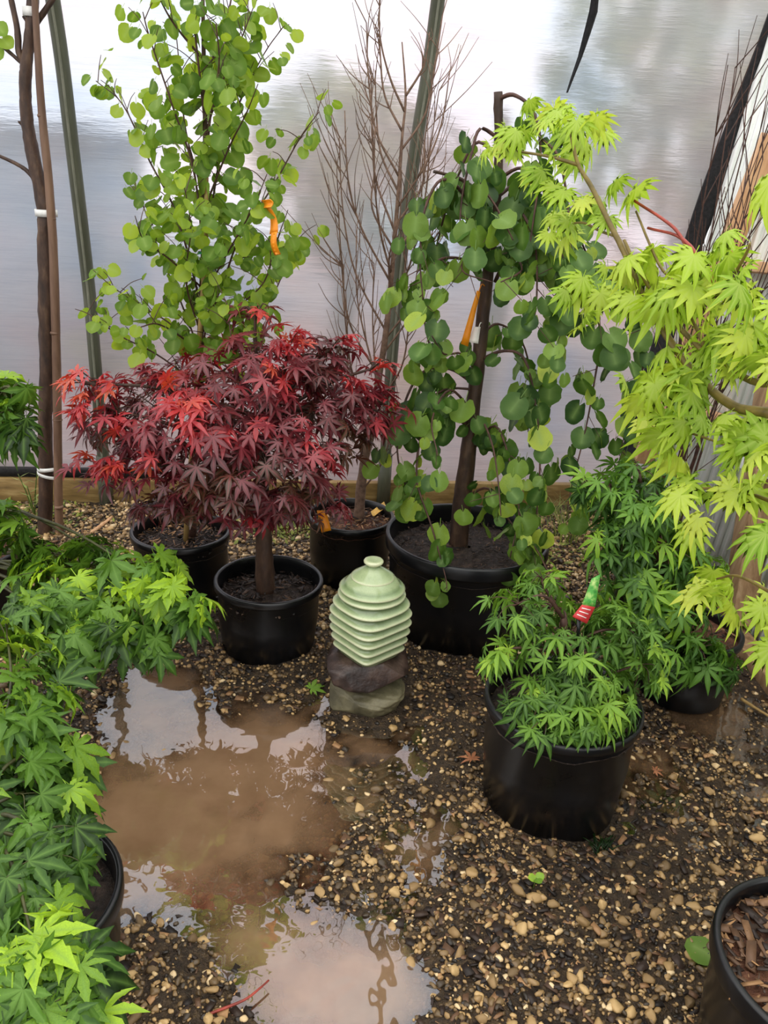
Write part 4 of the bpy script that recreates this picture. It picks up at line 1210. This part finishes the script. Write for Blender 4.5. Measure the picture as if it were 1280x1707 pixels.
for a, b in ((98, 845), (96, 700), (92, 555), (87, 365), (69, 193)):
    q = P(a, b, TYb - .03); rr = .019 if b > 400 else .014
    MB().add(*tube([q - UP * .006, q, q + UP * .006], [rr * .9, rr * 1.08, rr * .9], 10)).build('node', M['bamboo_old'], s_, l)

# ------------------------------------------------------------------ bare shrub by the end wall
t = thing('potted_bare_shrub', (*POTS['shrub'][:2], 0), 'dark leafless many-stemmed shrub against the pale end wall', 'shrub')
pot('shrub', t, 'soil_red', .84, 100, tintr=(.2, 1))
for i in range(13):
    az = RNG.uniform(0, 2 * pi); ln = 1.0 + .75 * RNG.random()
    b = np.array([POTS['shrub'][0], POTS['shrub'][1], .22]) + .05 * np.array([cos(az), sin(az), 0])
    lean = np.array([.06 * cos(az) + .0, -.28 * RNG.random() + .08 * sin(az), 0])
    pts = [b, b + lean * .3 + UP * ln * .3, b + lean * .8 + UP * ln * .65 + RNG.normal(size=3) * .015, b + lean * 1.4 + UP * ln]
    sp = spline(pts, 6); ex = []
    for _ in range(9):
        q = sp[RNG.integers(5, len(sp))]; dd = nv(RNG.normal(size=3) * np.array([.25, .5, .1]) + UP)
        e = q + dd * (.15 + .3 * RNG.random())
        ex.append(([q, (q + e) / 2 + RNG.normal(size=3) * .006, e], [.0024, .001]))
    limb(t, pts, [.013 if i < 4 else .007, .008 if i < 4 else .005, .003, .0015], M['twig_dark'], 'stem', 6, .05, extra=ex)

# ------------------------------------------------------------------ ceramic jar on two rocks
def rock(name, c, rad, seed, mat, label, flat=.0, sq=2.6):
    V, F = ico(5)
    rg = np.random.default_rng(seed)
    k1, k2, k3 = rg.normal(size=(3, 3)), rg.normal(size=(3, 3)) * 2.2, rg.normal(size=(3, 3)) * 6
    dsp = 1 + .06 * np.sin(V @ k1 * 1.6).sum(1) + .035 * np.sin(V @ k2).sum(1) + .014 * np.sin(V @ k3).sum(1) + .010 * np.sin(V @ (k3 * 2.3) + np.sin(V @ k3)).sum(1)
    V = np.sign(V) * np.abs(V) ** (2 / sq) * dsp[:, None]
    for _ in range(7):
        pn = nv(rg.normal(size=3)); q = V @ pn; lim = .80
        V = V - np.outer(np.maximum(0, q - lim) * .9, pn)
    V = V * np.array(rad)
    o = link(name, mesh(name, V, F), mat)
    o.location = c
    return tag(o, label, 'rock')
RC = np.array([-.022, 2.245])
rock('rock', (RC[0] + .0, RC[1], .034), (.138, .122, .062), 5, M['rock_grey'], 'grey-green rock half sunk in gravel under the dark rock')
rock('rock', (RC[0] - .002, RC[1] + .005, .143), (.145, .124, .060), 12, M['rock_dark'], 'dark wet brown rock carrying the ceramic jar')
t = thing('ceramic_jar', (RC[0], RC[1] + .0, .191), 'pale green glazed ridged jar with a round lid on the stacked rocks', 'jar')
t.scale = (.88, .88, .93)
prof_, pw, tn = [], [], []
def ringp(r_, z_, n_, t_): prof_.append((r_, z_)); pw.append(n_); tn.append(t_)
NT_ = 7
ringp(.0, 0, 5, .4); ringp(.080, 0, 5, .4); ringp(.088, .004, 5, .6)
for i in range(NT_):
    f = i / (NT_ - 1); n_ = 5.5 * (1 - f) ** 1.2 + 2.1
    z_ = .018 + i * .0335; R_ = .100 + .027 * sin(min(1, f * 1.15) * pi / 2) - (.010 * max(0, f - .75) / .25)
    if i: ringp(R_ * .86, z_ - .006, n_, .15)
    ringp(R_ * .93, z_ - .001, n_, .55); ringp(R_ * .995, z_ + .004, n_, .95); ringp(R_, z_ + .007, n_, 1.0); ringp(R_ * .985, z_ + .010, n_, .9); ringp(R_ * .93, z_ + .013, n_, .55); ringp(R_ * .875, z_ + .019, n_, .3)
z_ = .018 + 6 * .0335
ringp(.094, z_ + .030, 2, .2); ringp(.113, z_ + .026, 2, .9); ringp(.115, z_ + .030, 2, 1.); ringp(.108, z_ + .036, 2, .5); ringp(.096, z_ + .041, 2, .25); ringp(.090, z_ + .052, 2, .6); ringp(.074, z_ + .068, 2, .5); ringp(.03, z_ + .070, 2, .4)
V, F = lathe(prof_, 96, (0, 0, 0), pw, radians(43))
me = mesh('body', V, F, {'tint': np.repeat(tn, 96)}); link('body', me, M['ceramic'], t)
lz = z_ + .062
lp = [(.05, lz + .004, .3), (.070, lz, .5), (.0755, lz + .003, 1), (.076, lz + .007, 1), (.070, lz + .012, .6), (.055, lz + .022, .55), (.038, lz + .033, .6), (.026, lz + .041, .5), (.022, lz + .045, .3)]
V, F = lathe([(a, b) for a, b, c in lp], 64)
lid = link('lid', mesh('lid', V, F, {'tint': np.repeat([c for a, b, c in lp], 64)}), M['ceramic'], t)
kp = [(.021, lz + .044, .4), (.026, lz + .050, .8), (.0335, lz + .056, 1), (.0345, lz + .061, 1), (.031, lz + .065, .9), (.024, lz + .066, .7), (.012, lz + .064, .6), (.001, lz + .064, .6)]
V, F = lathe([(a, b) for a, b, c in kp], 40)
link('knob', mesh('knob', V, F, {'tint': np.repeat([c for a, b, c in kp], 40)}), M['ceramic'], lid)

# ------------------------------------------------------------------ tags and ribbons
def slip(name, corners, mat, thick=.0012, parent=None, loc=(0, 0, 0), bend=0.0, n=6):
    """strip: corners = top-left, top-right, bottom-right, bottom-left"""
    a, b, c, d = (np.asarray(q, float) for q in corners)
    nrm = nv(np.cross(b - a, d - a))
    V = []
    for i in range(n + 1):
        f = i / n; o_ = nrm * bend * sin(f * pi)
        l_, r_ = a + (d - a) * f + o_, b + (c - b) * f + o_
        V += [l_, r_, r_ + nrm * thick, l_ + nrm * thick]
    F = [(i * 4 + j, i * 4 + (j + 1) % 4, i * 4 + 4 + (j + 1) % 4, i * 4 + 4 + j) for i in range(n) for j in range(4)] + [(3, 2, 1, 0), tuple(n * 4 + q for q in range(4))]
    return MB().add(V, np.array(F)).build(name, mat, parent, loc, smooth=False)
y_ = 2.93
tag(slip('plant_tag', [P(528, 851, y_), P(543, 851, y_), P(552, 884, y_ - .015), P(536, 888, y_ - .015)], M['orange'], bend=.004), 'orange plastic tag hanging over the rim of the bare shrub pot', 'tag')
tag(slip('plant_tag', [G(618, 853, .27), G(640, 836, .275), G(646, 843, .275), G(624, 860, .27)], M['yellow_tag'], bend=.008), 'faded yellow tag lying on mulch of the bare shrub pot', 'tag')
y_ = 2.74
t = thing('plant_tag', P(797, 486, y_), 'long orange tag hanging from the weeping katsura trunk', 'tag')
l = np.array(t.location)
slip('strip', [P(795, 484, y_), P(801, 487, y_), P(780, 578, y_), P(768, 573, y_)], M['orange'], .0012, t, l, .006)
MB().add(*tube(spline([P(798, 487, y_), P(803, 474, y_ + .02), P(809, 478, y_ + .05)], 4), .002, 5)).build('tie', M['orange'], t, l)
t = thing('plant_tag', P(799, 546, y_), 'small white label behind the long orange tag', 'tag')
l = np.array(t.location)
slip('strip', [P(790, 545, y_ + .02), P(801, 545, y_ + .02), P(797, 573, y_ + .02), P(780, 570, y_ + .02)], M['white_print'], .0012, t, l, .003)
MB().add(*tube(spline([P(798, 546, y_ + .02), P(801, 538, y_ + .03), P(804, 540, y_ + .055)], 4), .0015, 5)).build('tie', M['white_print'], t, l)
t = thing('flagging_ribbon', P(442, 340, 2.6), 'orange flagging ribbon hanging in the upright katsura leaves', 'ribbon')
l = np.array(t.location)
y_ = 2.58
slip('knot', [P(434, 334, y_), P(448, 332, y_ - .02), P(450, 346, y_ - .02), P(436, 347, y_)], M['orange'], .006, t, l, .012)
slip('tail', [P(443, 346, y_), P(450, 345, y_ - .01), P(463, 388, y_), P(449, 391, y_ + .01)], M['orange'], .001, t, l, .012)
slip('tail', [P(452, 388, y_), P(462, 386, y_ - .01), P(468, 424, y_ + .01), P(458, 426, y_)], M['orange'], .001, t, l, -.012)
t = thing('plant_label', G(985, 1090, .3), 'red and green printed plant label poking out of the dwarf maple', 'label')
l = np.array(t.location); y_ = 1.80
A_, B_, C_, D_ = P(985, 966, y_), P(1000, 958, y_), P(1003, 985, y_), P(972, 1010, y_)
slip('picture', [P(986, 965, y_), P(1001, 957, y_), P(992, 1012, y_ - .01), P(970, 1008, y_ - .01)], M['leaf_print'], .0012, t, l)
rp_ = slip('red_panel', [P(970, 1008, y_ - .01), P(992, 1012, y_ - .01), P(978, 1040, y_ - .02), P(954, 1028, y_ - .02)], M['red_print'], .0012, t, l)
slip('stem', [P(962, 1032, y_ - .012), P(968, 1035, y_ - .012), P(962, 1150, y_ + .02), P(956, 1150, y_ + .02)], M['pot'], .0012, t, l)
for f in (.2, .45, .7):
    a0, b0 = P(970, 1008, y_ - .014), P(954, 1028, y_ - .024); a1, b1 = P(992, 1012, y_ - .014), P(978, 1040, y_ - .024)
    p0 = a0 + (b0 - a0) * f; p1 = a1 + (b1 - a1) * f; e_ = (b0 - a0) * .06
    slip('print_line', [p0 + (p1 - p0) * .15, p0 + (p1 - p0) * .8, p0 + (p1 - p0) * .8 + e_, p0 + (p1 - p0) * .15 + e_], M['white_print'], .0006, t, l)

# ------------------------------------------------------------------ weeds and litter
def blades(root, c, n, hmin, hmax, mat, spread=.05, w_=.003, name='grass_blade', up=1.0):
    loc = np.array(root.location); mb = MB()
    for _ in range(n):
        az = RNG.uniform(0, 2 * pi); h_ = RNG.uniform(hmin, hmax)
        b = c + np.array([RNG.normal() * spread, RNG.normal() * spread, 0]); b[2] = height(np.array([b[0]]), np.array([b[1]]))[0]
        dr = np.array([cos(az), sin(az), 0]); sd = np.array([-sin(az), cos(az), 0]) * w_
        V = []
        for f in (0, .35, .7, 1):
            p = b + dr * h_ * .6 * f * f + UP * h_ * up * (f - .3 * f * f); k = (1 - f * .95)
            V += [p - sd * k, p + sd * k]
        mb.add(V, np.array([(0, 1, 3, 2), (2, 3, 5, 4), (4, 5, 7, 6)]), RNG.random())
    o = mb.build(name, mat, root, loc, attr=True)
    o['kind'] = 'stuff'
    return o
c = G(950, 905)
t = thing('grass_tuft', c, 'loose tuft of grass between the weeping katsura pot and cascading maple', 'grass')
blades(t, c, 60, .08, .24, M['L_weed'], .05)
c = G(925, 870)
t = thing('grass_tuft', c, 'thin weeds before the timber board right of the weeping katsura', 'grass')
blades(t, c, 40, .06, .2, M['L_weed'], .07)
# moss patches
mb = MB()
n_ = 0
for a, b, sp, k in ((470, 885, .12, 420), (230, 835, .05, 0), (930, 930, .14, 160), (60, 870, .14, 220), (30, 960, .1, 60)):
    c0 = G(a, b)
    for _ in range(k):
        p = c0 + np.array([RNG.normal() * sp, RNG.normal() * sp * .7, 0]); p[2] = height(p[0:1], p[1:2])[0] + .012
        if not keep_off(p[0:1], p[1:2], .01)[0]: continue
        az = RNG.uniform(0, 2 * pi); s2 = .008 + .01 * RNG.random(); dr = np.array([cos(az), sin(az), .25]) * s2; sd = np.array([-sin(az), cos(az), 0]) * s2 * .5
        mb.add([p - dr, p + sd + UP * .004, p + dr + UP * .006, p - sd], np.array([(0, 1, 3), (1, 2, 3)]), RNG.random())
o = mb.build('ground_weeds', M['moss'], None, attr=True); tag(o, 'tiny creeping green weeds on the gravel behind the pots', 'weeds', kind='stuff')
# thistle-like weed
c = G(58, 862)
t = thing('thistle_weed', c, 'pale green thistle growing before the timber board beside the bare sapling', 'weed')
l = np.array(t.location)
for top_, nn_ in ((P(30, 790, c[1]), 10), (P(62, 785, c[1] + .02), 9), (P(45, 810, c[1] - .03), 7)):
    limb(t, [c, (c + top_) / 2 + UP * .02, top_], [.004, .002], M['L_weed'], 'stem', 5)
    for i in range(nn_):
        f = .25 + .75 * i / nn_; p = c + (top_ - c) * f; az = RNG.uniform(0, 2 * pi)
        dr = nv([cos(az), sin(az), .5]) * .05; sd = np.array([-sin(az), cos(az), 0]) * .006
        m_ = MB().add([p, p + dr * .4 + sd, p + dr, p + dr * .4 - sd], np.array([(0, 1, 2, 3)]), .5 + .4 * RNG.random()); m_.build('leaf', M['L_weed'], t, l, attr=True)
def ground_leaf(px, py, shape, mat, size, tint_, label, name='fallen_leaf', lift=.012, yaw=0.0):
    p = G(px, py); p[2] = max(0, height(p[0:1], p[1:2])[0]) + lift
    V, F, rb = SHAPES[shape][3]
    Fm = frame([cos(yaw), sin(yaw), .05], [.1, -.25, 1])
    o = link(name, mesh(name, (V * size) @ Fm.T, F, {'tint': np.full(len(V), tint_), 'rib': rb}), mat); o.location = p
    return tag(o, label, 'leaf')
ground_leaf(518, 1160, 'green', M['L_small'], .055, .85, 'pale green fallen maple leaf at the puddle edge left of the rocks', yaw=.6)
ground_leaf(785, 1278, 'red', M['dead_leaf'], .05, .5, 'brown dead maple leaf on gravel left of the dwarf maple pot', yaw=2)
ground_leaf(1190, 1612, 'round', M['L_katsura'], .07, .6, 'green oval leaf beside the pot in the lower right corner', yaw=2.6)
ground_leaf(820, 880, 'red', M['dead_leaf'], .0451, .5, 'brown dead leaf on the weeping katsura soil', lift=.33, yaw=1)
ground_leaf(415, 880, 'red', M['dead_leaf'], .05, .5, 'curled brown leaf behind the red maple trunk', yaw=.4, lift=.02)
ground_leaf(408, 1108, 'red', M['dead_leaf'], .03, .5, 'small brown leaf against the foot of the red maple pot', yaw=1.4)
ground_leaf(1090, 1290, 'red', M['dead_leaf'], .03, .5, 'small brown leaf on wet gravel right of the dwarf maple pot', yaw=.2)
p_ = [G(a, b, .02) for a, b in ((300, 1712), (350, 1690), (405, 1668), (430, 1650), (448, 1634))]
o = MB().add(*tube(spline(p_, 5), [.0032, .003, .0022], 6, .06)).build('red_twig', M['red_twig'], None); tag(o, 'thin red twig lying across the gravel and puddle edge at the bottom', 'twig')
p_ = [G(a, b, .02) for a, b in ((1235, 1165), (1262, 1182), (1300, 1205))]
o = MB().add(*tube(spline(p_, 5), [.006, .005, .004], 6, .06)).build('straw_stick', M['bamboo'], None); tag(o, 'pale dry stalk on wet gravel by the right end wall', 'stick')
p_ = [G(a, b, .02) for a, b in ((152, 888), (170, 875), (186, 862))]
o = MB().add(*tube(spline(p_, 5), [.008, .010, .006], 6, .1)).build('bark_strip', M['lumber'], None); tag(o, 'curl of pale bark on gravel left of the upright katsura pot', 'bark')
# conifer sprig
c = G(1005, 1416, .012)
o_ = thing('conifer_sprig', c, 'green conifer sprig on the gravel at the foot of the dwarf maple pot', 'sprig'); mb = MB()
for i in range(26):
    az = .3 + 2.4 * i / 26; ln = .025 + .02 * RNG.random()
    b = c + np.array([.02 * RNG.normal(), .012 * RNG.normal(), 0]); e = b + np.array([cos(az) * ln, sin(az) * ln, .012])
    mb.add(*tube([b, (b + e) / 2 + UP * .004, e], [.002, .0014], 4))
mb.build('needles', M['L_casc'], o_, c)
c = G(888, 1482, .015)
t = thing('seedling', c, 'tiny bright green seedling sprouting from the gravel in front', 'seedling'); l = np.array(t.location)
limb(t, [c - UP * .01, c + np.array([.002, 0, .02]), c + np.array([.004, 0, .035])], .0014, M['L_weed'], 'stem', 5)
V, F, rb = SHAPES['round'][0]
for az in (.4, 3.3, 5.0):
    Fm = frame([cos(az), sin(az), .3], [0, -.3, 1])
    link('leaf', mesh('leaf', (V * .022) @ Fm.T + np.array([.004, 0, .034]), F, {'tint': np.full(len(V), .8), 'rib': rb}), M['L_small'], t)

# ------------------------------------------------------------------ what stands outside behind the film
def blob_tree(name, base, hgt, crown, n, label, mat, seed, bare=False):
    rg = np.random.default_rng(seed)
    t = thing(name, base, label, 'tree'); l = np.array(t.location)
    MB().add(*tube(spline([l, l + UP * hgt * .5 + np.array([.1, 0, 0]), l + UP * hgt], 5), [.10, .08, .04], 8)).build('trunk', M['bark_grey'], t, l)
    for i in range(9):
        az = rg.uniform(0, 2 * pi); z0 = hgt * rg.uniform(.3, .8); ln = crown * rg.uniform(.6, 1.1)
        p0 = l + UP * z0; p1 = p0 + np.array([cos(az) * ln * .5, sin(az) * ln * .3, ln * .35]); p2 = p0 + np.array([cos(az) * ln, sin(az) * ln * .5, ln * .5])
        MB().add(*tube(spline([p0, p1, p2], 4), [.05, .03, .015], 6)).build('branch', M['bark_grey'], t, l)
    if not bare:
        Vs, Ts = [], []
        for i in range(n):
            u = nv(rg.normal(size=3)); c = l + UP * hgt + u * crown * np.array([1, .8, .9]) * rg.random() ** .35
            a, b = nv(rg.normal(size=3)) * .09, nv(rg.normal(size=3)) * .07
            Vs += [c - a, c + b, c + a, c - b]; Ts += [rg.random()] * 4
        F = np.arange(4 * n).reshape(-1, 4)
        o = link('foliage', mesh('foliage', np.array(Vs) - l, F, {'tint': np.array(Ts), 'rib': np.zeros(4 * n)}), mat, t); o['kind'] = 'stuff'
blob_tree('outdoor_tree', (2.1, 7.2, 0), 2.4, 1.25, 1500, 'leafy tree blurred behind the film at upper right', M['L_out'], 3)
blob_tree('outdoor_tree', (.55, 5.9, 0), 2.0, .9, 0, 'bare spreading tree blurred behind the film left of the weeping katsura', M['L_out'], 4, True)
blob_tree('outdoor_tree', (-.55, 7.4, 0), 1.7, .75, 700, 'round leafy tree blurred behind the film in the middle', M['L_out'], 6)
MB().add(*box((-3.6, 6.6, .85), (1.5, 0, 0), (0, .8, 0), (0, 0, .85))).add(*box((-3.6, 6.6, 1.75), (1.6, 0, 0), (0, .9, 0), (0, 0, .05))).build('shed', M['shed'], None, smooth=False)
tag(bpy.data.objects['shed'], 'low blue-grey shed blurred behind the film at the left', 'shed')
gp = MB().add(*box((0, 12, -.02), (14, 0, 0), (0, 7.75, 0), (0, 0, .06))).build('ground_outside', M['mulch_out'], None, smooth=False)
tag(gp, 'pale reddish mulch outside the greenhouse', kind='structure')
